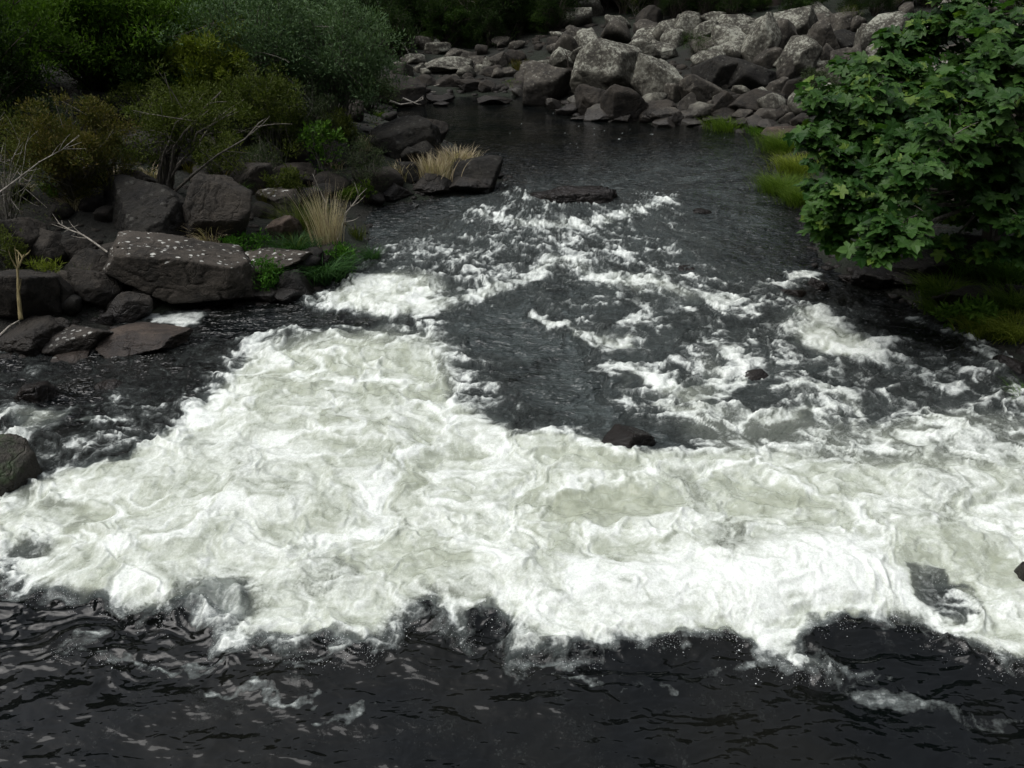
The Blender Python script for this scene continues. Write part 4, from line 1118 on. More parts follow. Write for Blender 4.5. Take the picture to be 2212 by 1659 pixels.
LM = {
    'grey': leaf_mat('grey_green_leaf', (0.034, 0.072, 0.026), (0.120, 0.185, 0.085), 0.22, 0.6, 0.15),
    'green': leaf_mat('mid_green_leaf', (0.026, 0.066, 0.006), (0.090, 0.160, 0.020), 0.35, 0.6, 0.1),
    'olive': leaf_mat('olive_leaf', (0.034, 0.052, 0.009), (0.110, 0.132, 0.028), 0.3, 0.6, 0.1),
    'yellow': leaf_mat('yellow_green_leaf', (0.060, 0.088, 0.010), (0.170, 0.205, 0.028), 0.3, 0.6, 0.1),
    'rust': leaf_mat('rusty_leaf', (0.044, 0.060, 0.012), (0.140, 0.108, 0.032), 0.3, 0.6, 0.1),
    'dusky': leaf_mat('dusky_leaf', (0.022, 0.036, 0.014), (0.072, 0.094, 0.044), 0.25, 0.6, 0.1),
    'dark': leaf_mat('dark_forest_leaf', (0.007, 0.017, 0.004), (0.028, 0.052, 0.010), 0.25, 0.6, 0.1),
    'forest': leaf_mat('forest_leaf', (0.012, 0.030, 0.005), (0.046, 0.082, 0.014), 0.25, 0.6, 0.1),
    'lime': leaf_mat('lime_grass', (0.045, 0.090, 0.010), (0.130, 0.195, 0.030), 0.35, 0.6, 0.1),
    'grass': leaf_mat('bank_grass', (0.034, 0.085, 0.010), (0.115, 0.215, 0.032), 0.35, 0.6, 0.1),
    'bluegrass': leaf_mat('blue_green_grass', (0.018, 0.055, 0.015), (0.060, 0.125, 0.042), 0.3, 0.6, 0.1),
    'straw': leaf_mat('straw_grass', (0.26, 0.20, 0.12), (0.62, 0.54, 0.38), 0.2, 0.7, 0.1),
    'fern': leaf_mat('fern_leaf', (0.026, 0.090, 0.010), (0.080, 0.190, 0.024), 0.35, 0.6, 0.1),
    'maple': leaf_mat('maple_leaf', (0.016, 0.055, 0.009), (0.064, 0.135, 0.027), 0.34, 0.5, 0.22, third=(0.11, 0.18, 0.03)),
    'ygrass': leaf_mat('yellow_bank_grass', (0.085, 0.125, 0.014), (0.235, 0.275, 0.045), 0.35, 0.6, 0.1),
}

def place(u, v, zmin=0.0):
    return hit(u, v, zmin)
def mpp(p): return (p[1] * CP + (CAM_H - p[2]) * SP) * HALF / 1106

# --- left bank shrubs: (base u, v, height px, half width px, kind ...)
def S(name, label, u, v, hpx, rpx, lm, sm, seed, nleaf, lpx, tmpl=NARROW, y=None, cat='shrub', **kw):
    p = place(u, v) if y is None else np.array([at_y(u, v, y)[0], y, 0.0])
    if y is not None: p[2] = min(ground(p[0], p[1]), at_y(u, v, y)[2])
    m = mpp(p); h = hpx * m; r = rpx * m
    arr = shrub_arrays(h, r, r * 0.8, seed, nleaf, lpx * m, tmpl, **kw)
    return plant(name, label, cat, p, arr, LM[lm], sm)

S('shrub', 'rounded grey-green bush beside the pool on the left bank', 720, 285, 270, 130, 'grey', BARK_GREY, 1, 24000, 8.5, NARROW, clumps=70, clump_r=0.13, bottom=0.22, stem_r=0.03, shell=0.5)
S('shrub', 'grey-green bush crown left of the rounded one', 570, 300, 290, 115, 'grey', BARK_GREY, 2, 18000, 8, NARROW, clumps=50, clump_r=0.14, bottom=0.45, stem_r=0.03)
S('shrub', 'large soft green wattle bush at the upper left', 250, 235, 300, 190, 'green', BARK_DARK, 3, 42000, 10, NARROW, clumps=70, clump_r=0.17, bottom=0.16, stem_r=0.04)
S('shrub', 'dark green bush in the top left corner', 40, 250, 290, 130, 'green', BARK_DARK, 4, 18000, 10, NARROW, clumps=36, clump_r=0.18, bottom=0.15, stem_r=0.04)
S('shrub', 'yellow-green bush between the wattle and the grey-green bushes', 460, 290, 200, 75, 'yellow', BARK_GREY, 5, 14000, 9, NARROW, clumps=28, clump_r=0.16, bottom=0.45, stem_r=0.02)
S('shrub', 'rust-tinged shrub above the boulders on the left', 170, 440, 215, 125, 'rust', BARK_GREY, 6, 20000, 8, NARROW, clumps=36, clump_r=0.15, bottom=0.25, stem_r=0.025)
S('shrub', 'pale twiggy shrub at the left edge', 20, 500, 260, 110, 'olive', BARK_PALE, 7, 7000, 8, NEEDLE, clumps=26, clump_r=0.14, bottom=0.2, stem_r=0.018, bare=12)
S('shrub', 'olive tea-tree with bare grey forked branches leaning right', 350, 430, 235, 85, 'olive', BARK_GREY, 8, 9000, 8, NARROW, clumps=18, clump_r=0.13, bottom=0.55, stem_r=0.035, lean=(1.3, 0), bare=2)
S('shrub', 'thin olive shrub with long bare stems in the middle of the left bank', 600, 370, 200, 75, 'olive', BARK_GREY, 9, 11000, 8, NARROW, clumps=24, clump_r=0.15, bottom=0.35, stem_r=0.018)
S('shrub', 'brownish thin shrub under the grey-green bushes', 660, 345, 170, 80, 'dusky', BARK_GREY, 10, 9000, 6, NEEDLE, clumps=24, clump_r=0.16, bottom=0.2, stem_r=0.016)
S('shrub', 'dark bush hanging over the pool edge', 800, 245, 95, 60, 'dusky', BARK_DARK, 11, 7000, 6, NARROW, clumps=22, clump_r=0.2, bottom=0.05)
S('shrub', 'open leafy sapling behind the straw grass', 705, 405, 150, 42, 'grass', BARK_GREY, 12, 650, 9, OVAL, clumps=16, clump_r=0.12, bottom=0.25, stem_r=0.012, cat='sapling')
S('shrub', 'dusky upright shrub beside the rounded brown boulder', 790, 440, 150, 42, 'dusky', BARK_DARK, 13, 4800, 6, NEEDLE, clumps=20, clump_r=0.13, bottom=0.15, stem_r=0.012)
S('shrub', 'low dusky shrub under the forked bare branches', 575, 395, 90, 40, 'dusky', BARK_GREY, 14, 2500, 6, NEEDLE, clumps=12, clump_r=0.2, bottom=0.3)
S('shrub', 'deep green bush behind the yellow-green one', 430, 230, 230, 100, 'green', BARK_DARK, 15, 18000, 9, NARROW, clumps=30, clump_r=0.17, bottom=0.3)
S('shrub', 'tall grey-green gum sapling above the rounded bush', 700, 200, 260, 110, 'grey', BARK_GREY, 16, 14000, 7, NARROW, clumps=36, clump_r=0.14, bottom=0.4, cat='sapling')
S('shrub', 'small round shrub beside the maple', 1765, 215, 62, 44, 'dusky', BARK_DARK, 17, 3500, 5, NARROW, clumps=18, clump_r=0.24, bottom=0.1)
S('shrub', 'grey twiggy shrub growing in the boulder pile', 1500, 135, 66, 34, 'forest', BARK_GREY, 18, 1500, 4.5, NEEDLE, clumps=12, clump_r=0.2, bottom=0.45, bare=4)
S('shrub', 'bright green bush on the far shore', 870, 72, 34, 28, 'fern', BARK_DARK, 19, 900, 5, OVAL, clumps=10, clump_r=0.3, bottom=0.1)

def dead_branch(label, pts, r, seed, twigs=8, m=BARK_PALE, spread=0.25):
    rng = np.random.default_rng(seed); pts = np.array(pts, float)
    n = len(pts); paths = [(pts, np.linspace(r, r * 0.35, n))]
    L = np.linalg.norm(pts[-1] - pts[0])
    for i in range(twigs):
        t = rng.uniform(0.35, 1) * (n - 1); k = min(int(t), n - 2); q = pts[k] + (pts[k + 1] - pts[k]) * (t - k)
        d = pts[k + 1] - pts[k]; d /= np.linalg.norm(d)
        e = q + (d + rng.normal(0, 0.5, 3)) * L * rng.uniform(0.5, 1) * spread
        paths.append((bez(q, (q + e) / 2 + rng.normal(0, 0.02 * L, 3), e, 5), np.linspace(r * 0.4, r * 0.12, 5)))
    V, F = tubes(paths, 6)
    c = pts[0].copy(); V = V - c
    link('dead_branch', np_mesh('dead_branch', V, F, mats=[m]), loc=c, label=label, cat='branch')

def pix_path(pp, y0, y1):
    k = len(pp)
    return [at_y(u, v, y0 + (y1 - y0) * i / (k - 1)) for i, (u, v) in enumerate(pp)]
yb = place(400, 430)[1]
dead_branch('pale forked branch rising from behind the brown boulder', pix_path([(345, 400), (380, 360), (420, 320), (450, 280), (478, 240)], 16.0, 16.6), 0.035, 1, 7, BARK_GREY)
dead_branch('long curved bare stem leaning to the right', pix_path([(365, 425), (420, 375), (470, 335), (530, 300), (560, 265)], 16.0, 16.8), 0.03, 2, 6, BARK_GREY)
dead_branch('bleached fallen twig lying on the left boulders', pix_path([(232, 545), (205, 525), (180, 508), (155, 498), (125, 482)], 12.6, 13.0), 0.018, 3, 9)
dead_branch('pale twig at the far left edge', pix_path([(0, 415), (40, 385), (85, 350), (140, 320)], 13.2, 13.8), 0.016, 4, 8)
dead_branch('pale dead stem between the straw grass and the water', pix_path([(722, 545), (735, 500), (748, 460), (768, 435), (780, 400)], 15.2, 15.4), 0.025, 5, 7)
dead_branch('thin grey stick left of the straw grass', pix_path([(705, 440), (688, 405), (675, 375)], 15.8, 15.9), 0.012, 6, 3)
dead_branch('fallen grey limb on the far shore', pix_path([(838, 100), (852, 88), (870, 95), (885, 118)], 44, 43), 0.09, 7, 3, BARK_PALE)
dead_branch('dead stick standing beside the pale rounded boulder', pix_path([(1228, 145), (1226, 125), (1222, 112)], 37, 37), 0.04, 8, 3, BARK_DARK)
dead_branch('driftwood pole lying on the grey rock apron', pix_path([(880, 192), (905, 188), (942, 186)], 37.5, 38), 0.06, 9, 2)
dead_branch('second driftwood pole lower on the rock apron', pix_path([(882, 200), (910, 197), (938, 199)], 36.5, 37), 0.05, 10, 2)
dead_branch('forked driftwood at the pool edge', pix_path([(842, 218), (865, 226), (892, 222), (915, 214)], 33.5, 34), 0.05, 11, 3)
dead_branch('driftwood stick nearest the pool water', pix_path([(870, 212), (890, 220), (905, 226)], 33.5, 33.4), 0.04, 12, 2)
dead_branch('weathered yellow stem at the lower left edge', pix_path([(45, 690), (40, 640), (38, 580), (52, 550)], 10.6, 11.0), 0.03, 13, 6, bark_mat('straw_stem', (0.10, 0.08, 0.03), (0.26, 0.21, 0.10)))
dead_branch('pale stalk bent over at the lower left corner rocks', pix_path([(0, 725), (20, 705), (45, 690)], 10.4, 10.6), 0.02, 14, 4)

def grass_arrays(h, r, n, seed, width=0.012, bend=0.5, spread=0.5):
    rng = np.random.default_rng(seed)
    k = 5
    b = rng.normal(0, 0.45, (n, 2)) * r
    th = np.arctan2(b[:, 1], b[:, 0]) + rng.normal(0, 0.8, n)
    d = np.stack([np.cos(th), np.sin(th)], -1)
    hh = h * rng.uniform(0.5, 1.1, n); out = hh * bend * rng.uniform(0.2, 1.2, n)
    t = np.linspace(0, 1, k)
    cx = b[:, None, 0] + d[:, None, 0] * (out[:, None] * t[None] ** 2 + spread * 0.25 * h * t[None])
    cy = b[:, None, 1] + d[:, None, 1] * (out[:, None] * t[None] ** 2 + spread * 0.25 * h * t[None])
    cz = hh[:, None] * (t[None] - 0.38 * min(1.3, bend) * t[None] ** 2.6)
    wd = width * (1 - t) ** 0.8 * np.ones((n, 1)) + width * 0.06
    ph = rng.uniform(0, 6.28, n)
    sx = np.cos(ph)[:, None] * wd; sy = np.sin(ph)[:, None] * wd
    L = np.stack([cx - sx, cy - sy, cz], -1); R = np.stack([cx + sx, cy + sy, cz], -1)
    V = np.stack([L, R], 2).reshape(n, k * 2, 3)
    f = np.array([(2 * i, 2 * i + 1, 2 * i + 3, 2 * i + 2) for i in range(k - 1)])
    F = (f[None] + k * 2 * np.arange(n)[:, None, None]).reshape(-1, 4)
    return V.reshape(-1, 3), F, np.repeat(rng.random(n), k * 2)

def tuft(label, u, v, hpx, rpx, n, mat, seed, wpx=1.0, bend=0.5, spread=0.5, cat='grass', name='grass_tuft', zmin=0.0, group=None):
    p = place(u, v, zmin); m = mpp(p)
    V, F, ti = grass_arrays(hpx * m, rpx * m, n, seed, wpx * m, bend, spread)
    me = np_mesh('grass_tuft', V, F, {'tint': ('FLOAT', ti)}, True, [LM[mat]])
    return link(name, me, loc=p - np.array([0, 0, 0.02]), label=label, cat=cat, group=group)

tuft('wide straw-coloured grass clump above the brown block', 938, 388, 62, 34, 520, 'straw', 1, 1.0, 0.35, 0.3)
tuft('straw-coloured grass clump leaning over the tilted black boulder', 985, 362, 56, 38, 480, 'straw', 2, 1.0, 0.5, 0.4)
tuft('thin straw grass clump left of the wide one', 865, 388, 48, 14, 120, 'straw', 3, 0.9, 0.4, 0.4)
tuft('tall straw-coloured reed clump rising from the green grass by the water', 712, 556, 165, 24, 300, 'straw', 4, 0.8, 0.22, 0.2)
tuft('loose dry seeding grass behind the big spotted slab', 455, 530, 80, 22, 130, 'straw', 5, 0.7, 0.9, 0.6)
tuft('thin dry grass beside the flat grey stone', 790, 325, 46, 12, 80, 'straw', 6, 0.9, 0.5, 0.4)
tuft('dry stalks above the rust-tinged shrub', 270, 235, 60, 12, 70, 'straw', 7, 0.9, 0.2, 0.3)
tuft('long blue-green grass drooping over the water edge', 700, 600, 85, 42, 620, 'bluegrass', 8, 1.2, 1.0, 0.9)
tuft('green tuft standing in the water off the left bank', 804, 565, 46, 16, 150, 'bluegrass', 9, 1.2, 0.7, 0.6)
tuft('blue-green grass behind the reed clump', 640, 545, 60, 40, 420, 'bluegrass', 10, 1.0, 0.9, 0.8)
tuft('lime green grass patch below the sapling', 735, 425, 36, 30, 320, 'lime', 11, 1.0, 0.7, 0.8)
tuft('olive fine grass beside the round brown boulder', 655, 500, 90, 38, 480, 'olive', 12, 0.7, 0.8, 0.7)
tuft('small lime tuft at the pool edge on the left', 820, 252, 20, 14, 80, 'lime', 13, 0.9, 0.6, 0.8)
tuft('bright green grass clump at the water edge of the boulder pile', 1570, 278, 34, 44, 620, 'lime', 14, 0.7, 0.7, 0.9)
tuft('small green grass clump right of the bright one', 1640, 288, 26, 30, 320, 'grass', 15, 0.7, 0.7, 0.9)
tuft('fresh green bank grass left of the maple, upper clump', 1700, 325, 50, 50, 1500, 'lime', 16, 0.55, 0.8, 0.9)
tuft('fresh green bank grass left of the maple, middle clump', 1728, 372, 50, 50, 1500, 'ygrass', 17, 0.55, 0.8, 0.9)
tuft('fresh green bank grass left of the maple, lower clump at the water', 1694, 415, 50, 48, 1700, 'lime', 18, 0.55, 0.8, 0.9)
tuft('green grass clump under the lower left maple leaves', 1738, 438, 50, 46, 1300, 'lime', 19, 0.55, 0.8, 0.9)
tuft('reddish dry grass at the pool head', 1125, 150, 26, 20, 160, 'rust', 20, 0.8, 0.4, 0.5)
tuft('green tuft at the pool head', 1112, 185, 18, 20, 120, 'lime', 21, 0.8, 0.6, 0.7)
rngt = np.random.default_rng(8)
for i in range(34):
    u = rngt.uniform(0, 780); v = rngt.uniform(300, 640)
    if v > 560 and u > 200: continue
    mt = ['olive', 'straw', 'grass', 'rust'][int(rngt.integers(4))]
    lab = {'olive': 'small olive grass tuft in the gaps of the left bank boulders', 'straw': 'small dry straw tuft in the gaps of the left bank boulders',
           'grass': 'small green grass tuft in the gaps of the left bank boulders', 'rust': 'small brownish tuft in the gaps of the left bank boulders'}[mt]
    p_ = place(u, v)
    lab = beside(p_[0], p_[1], {'olive': 'olive grass tuft', 'straw': 'dry straw tuft', 'grass': 'green grass tuft', 'rust': 'brownish tuft'}[mt]) or lab
    tuft(lab, u, v, rngt.uniform(28, 60), rngt.uniform(9, 22), 90, mt, 300 + i, 0.8, rngt.uniform(0.3, 0.9), 0.6, group='small tufts between the left bank boulders')
for i, (u, v, h, r, n, mt, lab) in enumerate([
    (2040, 640, 62, 46, 700, 'lime', 'green bank grass left of the weathered grey rock'),
    (2110, 590, 66, 50, 700, 'grass', 'dark green bank grass behind the weathered grey rock'),
    (2180, 600, 70, 50, 700, 'grass', 'dark green bank grass at the right edge behind the grey rock'),
    (2190, 660, 60, 46, 600, 'lime', 'green bank grass right of the weathered grey rock'),
    (2030, 672, 40, 36, 450, 'lime', 'low green grass trailing into the dark water'),
    (2130, 715, 60, 50, 800, 'ygrass', 'yellow-green grass mound above the right foam'),
    (2195, 725, 66, 46, 800, 'ygrass', 'yellow-green grass mound at the right edge'),
    (2170, 690, 50, 44, 500, 'lime', 'bright grass between the two yellow-green mounds'),
    (2210, 868, 56, 24, 160, 'grass', 'leafy spray poking in at the right edge above the foam'),
]):
    tuft(lab, u, v, h, r, n, mt, 40 + i, 1.1, 1.0, 0.9)

S('willow_herb', 'narrow-leaved herb leaning over the dark water on the right bank', 2085, 712, 62, 62, 'grass', BARK_DARK, 60, 700, 17, NARROW, cat='herb', clumps=16, clump_r=0.25, bottom=0.3, stem_r=0.006, upward=0.1)
for i, (u, v, h, r, lm, lab) in enumerate([
        (480, 400, 110, 60, 'olive', 'thin olive scrub above the tall brown boulder'), (250, 400, 120, 60, 'olive', 'grey-stemmed olive scrub right of the rust-tinged shrub'),
        (90, 330, 120, 80, 'dusky', 'dusky scrub behind the rust-tinged shrub'), (560, 330, 120, 60, 'dusky', 'dusky scrub behind the long bare stems'),
        (330, 300, 130, 80, 'olive', 'olive scrub under the green wattle bush'), (20, 600, 110, 50, 'olive', 'sparse grey scrub at the left edge above the waterline rocks'),
        (730, 330, 90, 46, 'olive', 'feathery olive scrub above the sapling'), (620, 440, 80, 36, 'olive', 'small feathery scrub behind the lichen topped boulder')]):
    S('shrub', lab, u, v, h, r, lm, BARK_GREY, 400 + i, 3600, 6.5, NARROW, clumps=22, clump_r=0.14, bottom=0.15, stem_r=0.012, bare=4)
S('fern', 'bright green fern hanging beside the big spotted slab', 578, 640, 90, 30, 'fern', BARK_DARK, 61, 1100, 9, NARROW, cat='fern', clumps=22, clump_r=0.16, bottom=0.05, stem_r=0.006, upward=0.0)
S('fern', 'green leafy weeds behind the big spotted slab', 540, 545, 40, 55, 'fern', BARK_DARK, 62, 1100, 8, NARROW, cat='fern', clumps=22, clump_r=0.4, bottom=0.05, stem_r=0.005)
S('fern', 'bright leafy weeds under the tall reed clump', 738, 590, 62, 36, 'fern', BARK_DARK, 63, 1300, 9, NARROW, cat='fern', clumps=22, clump_r=0.25, bottom=0.05, stem_r=0.005)
S('seedling', 'small leafy weed beside the lime grass near the dead stem', 790, 445, 50, 20, 'lime', BARK_DARK, 64, 220, 8, OVAL, cat='weed', clumps=10, clump_r=0.25, bottom=0.1, stem_r=0.005)
S('sedge', 'yellow-green sedge with starry heads at the lower left', 110, 640, 85, 36, 'yellow', BARK_GREY, 65, 260, 16, NEEDLE, cat='sedge', clumps=6, clump_r=0.14, bottom=0.6, stem_r=0.006)

# --- the maple on the right bank
def build_maple():
    rng = np.random.default_rng(99)
    base = hit(2130, 575)
    root = thing('maple_tree', 'broad maple tree overhanging the river on the right bank', 'tree', base)
    # leafy sprays: (u, v, radius px, distance)
    clumps = [
        (2060, 20, 62, 14.0), (2130, 40, 80, 13.5), (2200, 60, 90, 13), (2010, 90, 62, 14.0), (2090, 110, 80, 13.2), (2180, 140, 90, 12.6),
        (1960, 130, 60, 13.8), (1900, 150, 52, 13.8), (1865, 165, 42, 14.0), (1830, 135, 20, 14.2), (2000, 180, 70, 12.8), (1800, 205, 50, 13.8), (1770, 215, 34, 13.6),
        (1880, 210, 60, 13.2), (1960, 235, 70, 12.6), (2070, 210, 80, 12.2), (2180, 240, 85, 12.0), (1800, 260, 55, 13.2), (1760, 290, 36, 13.2),
        (1860, 290, 60, 12.8), (1950, 310, 70, 12.0), (2050, 300, 75, 11.8), (2150, 320, 80, 11.5), (1785, 330, 45, 12.8), (1840, 370, 55, 12.3),
        (1920, 350, 60, 11.6), (1985, 365, 50, 11.4), (2200, 380, 70, 11.5), (2110, 390, 60, 12.0), (1780, 400, 42, 12.6), (1830, 430, 52, 12.0), (1900, 420, 62, 11.4),
        (1960, 440, 55, 11.2), (1780, 450, 40, 12.2), (1800, 500, 40, 12.0), (1880, 480, 55, 11.3), (1930, 490, 52, 11.0), (1900, 535, 34, 11.0), (1950, 520, 26, 11.0),
        (2150, 440, 58, 11.6), (2200, 470, 40, 11.6), (2100, 350, 60, 11.4), (2140, 540, 26, 11.2), (2200, 535, 26, 11.2), (1790, 475, 38, 12.4), (1940, 90, 36, 14.2),
        (2050, 520, 16, 11.4), (2212, 200, 90, 12.4), (2000, 40, 22, 14.4),
        (2300, 120, 110, 12.5), (2320, 320, 100, 12), (2420, 250, 110, 12.5), (2300, 40, 110, 14), (1900, 330, 80, 14.5), (2000, 300, 90, 14.8), (2100, 280, 90, 15),  # sprays from here on added past the frame and behind, for shade
        (2200, 260, 100, 15), (1860, 400, 60, 14), (1960, 400, 70, 14.2), (2060, 400, 70, 14.2), (2160, 400, 80, 14.0), (2000, 440, 50, 13.6), (2080, 455, 50, 13.4), (1850, 260, 60, 15), (1990, 200, 80, 15.5)]
    C, A, N, SZ, CI = [], [], [], [], []
    paths = []
    crown0 = np.array([base[0] + 0.4, base[1] + 1.0, base[2] + 2.6])
    for ci, (u, v, rp, y) in enumerate(clumps):
        c = at_y(u, v, y - 0.6 + rng.uniform(-0.7, 0.7) * (y < 14.1)); m = mpp(c); R = rp * m * 0.95
        # limb to the spray, leaving the trunk at a height of its own
        st = np.array([base[0] + 0.3, base[1] + 0.6, base[2] + min(max(0.9, (c[2] - base[2]) * 0.6), 3.2)])
        paths.append((bez(st, (st + c) / 2 + np.array([0, 0, 0.25]), c, 9, 0.02, rng), np.linspace(0.045, 0.010, 9)))
        # tiers of twigs that carry leaves flat above one another
        R *= 0.80
        nt = max(5, int(rp / 4.4))
        for k in range(nt):
            th = rng.uniform(0, 2 * math.pi); zz = rng.uniform(-0.9, 0.9); rr = math.sqrt(1 - zz * zz * 0.8) * (rng.uniform(0.6, 1.0) if rng.random() < 0.8 else rng.uniform(1.1, 1.55))
            e = c + R * np.array([math.cos(th) * rr, math.sin(th) * rr * 0.9, zz * 0.95])
            paths.append((bez(c, (c + e) / 2 + np.array([0, 0, 0.10 * R]), e + np.array([0, 0, -0.06 * R]), 5), np.linspace(0.011, 0.004, 5)))
            nl = int(rng.integers(7, 14))
            for q in range(nl):
                t = rng.uniform(0.35, 1.05)
                pos = c + (e - c) * t + rng.normal(0, 0.085, 3) * np.array([1, 1, 0.7])
                out = pos - c; out[2] *= 0.3
                out = out / (np.linalg.norm(out) + 1e-6) + rng.normal(0, 0.55, 3) + np.array([0, -0.15, 0])
                out[2] = -0.32 + rng.normal(0, 0.22)
                C.append(pos); A.append(out)
                N.append(np.array([rng.normal(0, 0.42), -0.35 + rng.normal(0, 0.40), 0.9])); SZ.append(0.09 + 0.135 * rng.random() ** 0.8); CI.append(ci)
    C = np.array(C); A = np.array(A); N = np.array(N); SZ = np.array(SZ); CI = np.array(CI)
    print('maple leaves', len(C))
    # the 300 that show largest and nearest become parts of their own
    sx, sy = project(C[:, 0], C[:, 1], C[:, 2])
    dist = np.linalg.norm(C - np.array([0, 0, CAM_H]), axis=1)
    cell = {}
    order = np.argsort(dist)
    front = []
    for i in order:
        if not (0 < sx[i] < 2212 and 0 < sy[i] < 600): continue
        key = (int(sx[i] // 22), int(sy[i] // 22))
        if cell.get(key, 0) >= 1: continue
        cell[key] = 1; front.append(i)
    front = sorted(front, key=lambda i: -SZ[i] / dist[i])[:300]
    fs = np.zeros(len(C), bool); fs[front] = True
    b = np.array(base)
    V, F, ti = leaf_batch(C[~fs] - b, A[~fs], N[~fs], SZ[~fs], *MAPLE, tint=rng.random((~fs).sum()))
    fo = link('foliage', np_mesh('foliage', V, F, {'tint': ('FLOAT', ti)}, False, [LM['maple']]), root, kind='stuff')
    lmesh = []
    for q in range(4):
        T = MAPLE[0].copy(); T[:, 2] += 0.12 * np.sin(T[:, 1] * 3 + q) * (q - 1.5) / 2
        lmesh.append(np_mesh('leaf', T, MAPLE[1], {'tint': ('FLOAT', np.full(len(T), 0.13 * q))}, False, [LM['maple']]))
    from mathutils import Matrix
    for i in front:
        a = Vector(A[i]).normalized(); n = Vector(N[i]); s = a.cross(n).normalized(); n = s.cross(a)
        o = link('leaf', lmesh[int(i) % 4], root)
        mt = Matrix((s, a, n)).transposed().to_4x4() @ Matrix.Scale(float(SZ[i]), 4)
        mt.translation = Vector(C[i] - b)
        o.matrix_local = mt
    tr = [(bez(b + np.array([0, 0, -0.3]), b + np.array([-0.1, 0.1, 1.4]), crown0, 9, 0.03, rng), np.linspace(0.16, 0.09, 9)),
          (bez(crown0, crown0 + np.array([0.2, 0.2, 1.5]), crown0 + np.array([0.3, 0.1, 3.2]), 7, 0.03, rng), np.linspace(0.09, 0.03, 7))]
    TV, TF = tubes(tr, 9); BV, BF = tubes(paths, 5)
    link('trunk', np_mesh('trunk', TV - b, TF, mats=[BARK_DARK]), root)
    link('branch', np_mesh('branch', BV - b, BF, mats=[BARK_GREY]), root)
build_maple()

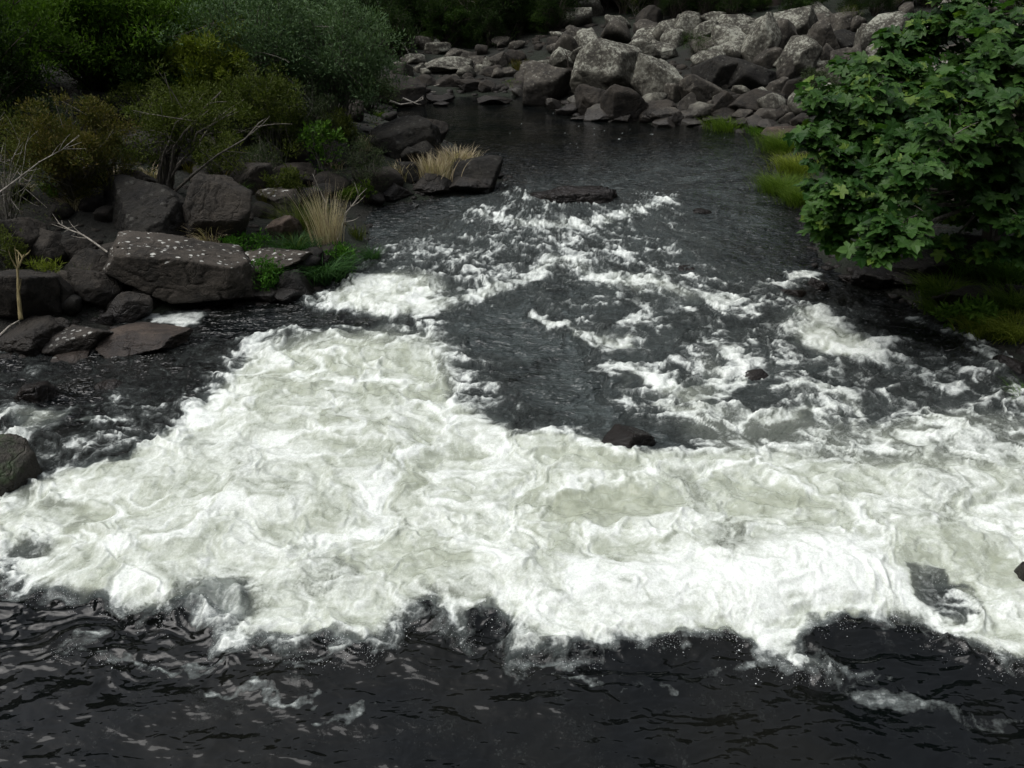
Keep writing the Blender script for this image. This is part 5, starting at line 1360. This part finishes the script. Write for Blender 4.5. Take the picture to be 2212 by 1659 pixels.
# --- forest, cliff and far trees
def build_forest():
    rng = np.random.default_rng(5)
    protos = []
    specs = [('dark', 5.0, 2.4, 9000, 0.20, NARROW), ('forest', 4.0, 2.3, 8000, 0.17, OVAL), ('dark', 7.0, 2.6, 10000, 0.20, OVAL), ('forest', 3.0, 2.0, 7000, 0.14, NARROW), ('olive', 3.6, 2.0, 6000, 0.13, NEEDLE)]
    labs = ['dark narrow-leaved tree in the forest behind the pool', 'green bushy tree in the forest behind the pool', 'tall dark tree in the forest behind the pool',
            'low green bush at the foot of the forest', 'thin olive bush at the forest edge']
    for i, (lm, h, r, n, ls, tm) in enumerate(specs):
        arr = shrub_arrays(h, r, r, 200 + i, n, ls, tm, clumps=36, clump_r=0.15, bottom=0.12, stem_r=0.09, shell=0.5)
        t = plant('forest_tree', labs[i], 'tree', (0, 0, 0), arr, LM[lm], BARK_DARK if i != 4 else BARK_GREY, 'forest trees behind the pool', parts=('crown', 'trunk'))
        protos.append(t)
    used = [False] * 5
    pts = []
    tries = 0
    while len(pts) < 165 and tries < 6000:
        tries += 1
        y = rng.uniform(41, 56) if len(pts) < 110 else rng.uniform(56, 84); x = rng.uniform(-0.72, 0.72) * y
        d = float(river_sd(np.array([x]), np.array([y]))[0])
        right = x > 3
        if d < (14.0 if right else 8.5): continue
        if 9 < x < 16 and y < 48: continue
        if any((x - a) ** 2 + (y - b) ** 2 < 2.6 for a, b in pts): continue
        pts.append((x, y))
    for xx in np.arange(-10, 22, 1.15):
        for q in (0, 1):
            ys_ = np.arange(36, 56, 0.25); dd = river_sd(np.full(ys_.shape, xx), ys_)
            want = (11.2 if xx > 3 else 8.3) + q * 2.2
            k_ = np.argmax((dd > want) & (ys_ > 38)); y_ = float(ys_[k_] + rng.uniform(-0.4, 0.6))
            if 5.5 < xx < 14.5: y_ -= 0.9 if q == 0 else 2.6
            pts.append((float(xx + rng.uniform(-0.4, 0.4)), y_))
    # left bank slope, nearer
    tries = 0; near = []
    while len(near) < 60 and tries < 6000:
        tries += 1
        y = rng.uniform(15, 46); x = rng.uniform(-0.74, -0.12) * y
        d = float(river_sd(np.array([x]), np.array([y]))[0])
        if d < 5.5: continue
        if any((x - a) ** 2 + (y - b) ** 2 < 2.5 for a, b in near): continue
        near.append((x, y))
    tries = 0; nr = []
    while len(nr) < 12 and tries < 3000:
        tries += 1
        y = rng.uniform(16, 36); x = rng.uniform(0.5, 0.8) * y
        d = float(river_sd(np.array([x]), np.array([y]))[0])
        if d < 6.5: continue
        if any((x - a) ** 2 + (y - b) ** 2 < 5 for a, b in nr): continue
        nr.append((x, y))
    for (x, y), zone in [(p, 0) for p in pts] + [(p, 1) for p in near] + [(p, 2) for p in nr]:
        k = int(rng.choice([0, 1, 2, 3, 4], p=[0.28, 0.25, 0.2, 0.15, 0.12])) if zone == 0 else int(rng.choice([0, 1, 3, 4], p=[0.3, 0.3, 0.25, 0.15]))
        loc = (x, y, float(ground(x, y)) - 0.1)
        sc = float(rng.uniform(0.75, 1.25)) * ((0.30 if (y < 45.5 and x > 5) else 0.42 if y < 46.5 else 0.7 if y < 52 else 1.0) if zone == 0 else 0.5)
        rz = float(rng.uniform(0, 6.28))
        lab = labs[k]; grp = 'forest trees behind the pool'
        if zone == 1: lab = ['dark bush on the wooded left slope', 'green bush on the wooded left slope', '', 'low green bush on the wooded left slope', 'thin olive bush on the wooded left slope'][k]; grp = 'bushes on the wooded left slope'
        if zone == 2: lab = 'bush on the slope behind the maple'; grp = 'bushes behind the maple'
        pu = float(project(np.array([x]), np.array([y]), np.array([loc[2]]))[0][0])
        marks = [(200, 'beyond the large wattle bush'), (450, 'beyond the yellow-green bush'), (820, 'beyond the rounded grey-green bush'), (950, 'behind the fallen grey limb'), (1100, 'behind the cube shaped boulder'),
                 (1250, 'behind the pool head'), (1450, 'behind the great sloping ridge'), (1650, 'behind the upper left pile'), (1850, 'behind the topmost boulder'), (9999, 'behind the maple')]
        mk = next(m_ for q_, m_ in marks if pu < q_)
        row = 'front row' if y < 46 else 'second row' if y < 52 else 'third row' if y < 60 else 'high on the slope'
        kd = ['dark narrow-leaved tree', 'green bushy tree', 'tall dark tree', 'low green bush', 'thin olive bush'][k] if zone == 0 else ['dark bush', 'green bush', '', 'low green bush', 'thin olive bush'][k]
        if zone == 0: lab = kd + ', ' + row + ' of the forest, ' + mk
        elif zone == 1: lab = kd + (' low' if y < 25 else ' halfway up' if y < 33 else ' high') + ' on the wooded left slope, ' + mk
        if not used[k] and zone == 0:
            t = protos[k]; t['label'] = lab; t.location = loc; t.rotation_euler = (0, 0, rz); t.scale = (sc, sc, sc); used[k] = True
        else:
            copy_plant(protos[k], loc, rz, sc, lab, grp)
build_forest()

def build_cliff():
    # dark columns of rock above the pile
    c = at_y(1590, 20, 45.2)
    gz = float(ground(c[0], 45.2))
    root = thing('rock_cliff', 'dark columned cliff face above the boulder pile', 'cliff', (c[0], 45.2, gz))
    rng = np.random.default_rng(3)
    x = -4.2; i = 0
    while x < 7.0:
        w = rng.uniform(0.9, 1.7); h = rng.uniform(8, 13); y = rng.uniform(-0.5, 0.8) + 0.03 * x * x
        me = boulder_mesh('rock_column', 900 + i, 4, (w * 1.15, w * 1.3, h), R_CLIFF, planes=[(1, 0.1, 0, 0.8), (-1, 0.15, 0, 0.8), (0.3, -1, 0, 0.8), (-0.35, -1, 0.03, 0.82), (0, 1, 0, 0.8), (0.1, 0, 1, 0.9), (0, 0, -1, 0.9)], round_=0.1, rough=0.9)
        o = link('rock_column', me, root, loc=(x, y, h * 0.38 - 1.0))
        o.rotation_euler = (rng.uniform(-0.04, 0.04), rng.uniform(-0.05, 0.05), rng.uniform(-0.3, 0.3))
        x += w * 0.82; i += 1
    # straight eucalypt trunks at the cliff
    for u, y, r, lab in [(1600, 43.6, 0.20, 'slim reddish trunk left of the thick one at the cliff'), (1618, 43.9, 0.13, 'thinner reddish trunk beside the slim one at the cliff'), (1668, 43.6, 0.55, 'thick dark trunk standing above the boulder pile'), (1700, 43.9, 0.3, 'dark trunk right of the thick one above the pile'),
                         (905, 56, 0.3, 'dark trunk in the forest left of the far shore'), (1160, 58, 0.35, 'dark trunk in the forest above the pool head')]:
        p = at_y(u, 60, y); gz = float(ground(p[0], y))
        t = thing('gum_tree', lab, 'tree', (p[0], y, gz))
        pts = bez(np.array([0, 0, -0.6]), np.array([rng.normal(0, 0.2), 0, 5]), np.array([rng.normal(0, 0.5), 0, 11.0]), 10, 0.02, rng)
        V, F = tubes([(pts, np.linspace(r * 1.15, r * 0.6, 10))], 10)
        link('trunk', np_mesh('trunk', V, F, mats=[BARK_RED]), t)
        (LV, LF, ti), (SV, SF) = shrub_arrays(4.5, 2.6, 2.6, int(u), 3500, 0.2, NARROW, clumps=24, clump_r=0.16, bottom=0.2, stem_r=0.07, shell=0.5)
        off = np.array([pts[-1][0], pts[-1][1], 9.2])
        link('crown', np_mesh('crown', LV + off, LF, {'tint': ('FLOAT', ti)}, False, [LM['dark']]), t)
build_cliff()
tot = sum(len(o.data.polygons) for o in bpy.data.objects if o.type == 'MESH')
uni = sum(sum(p.loop_total - 2 for p in m.polygons) if len(m.polygons) < 1 else (len(m.loops) - 2 * len(m.polygons)) for m in bpy.data.meshes)
print('unique tris', uni, 'objects', len(bpy.data.objects))
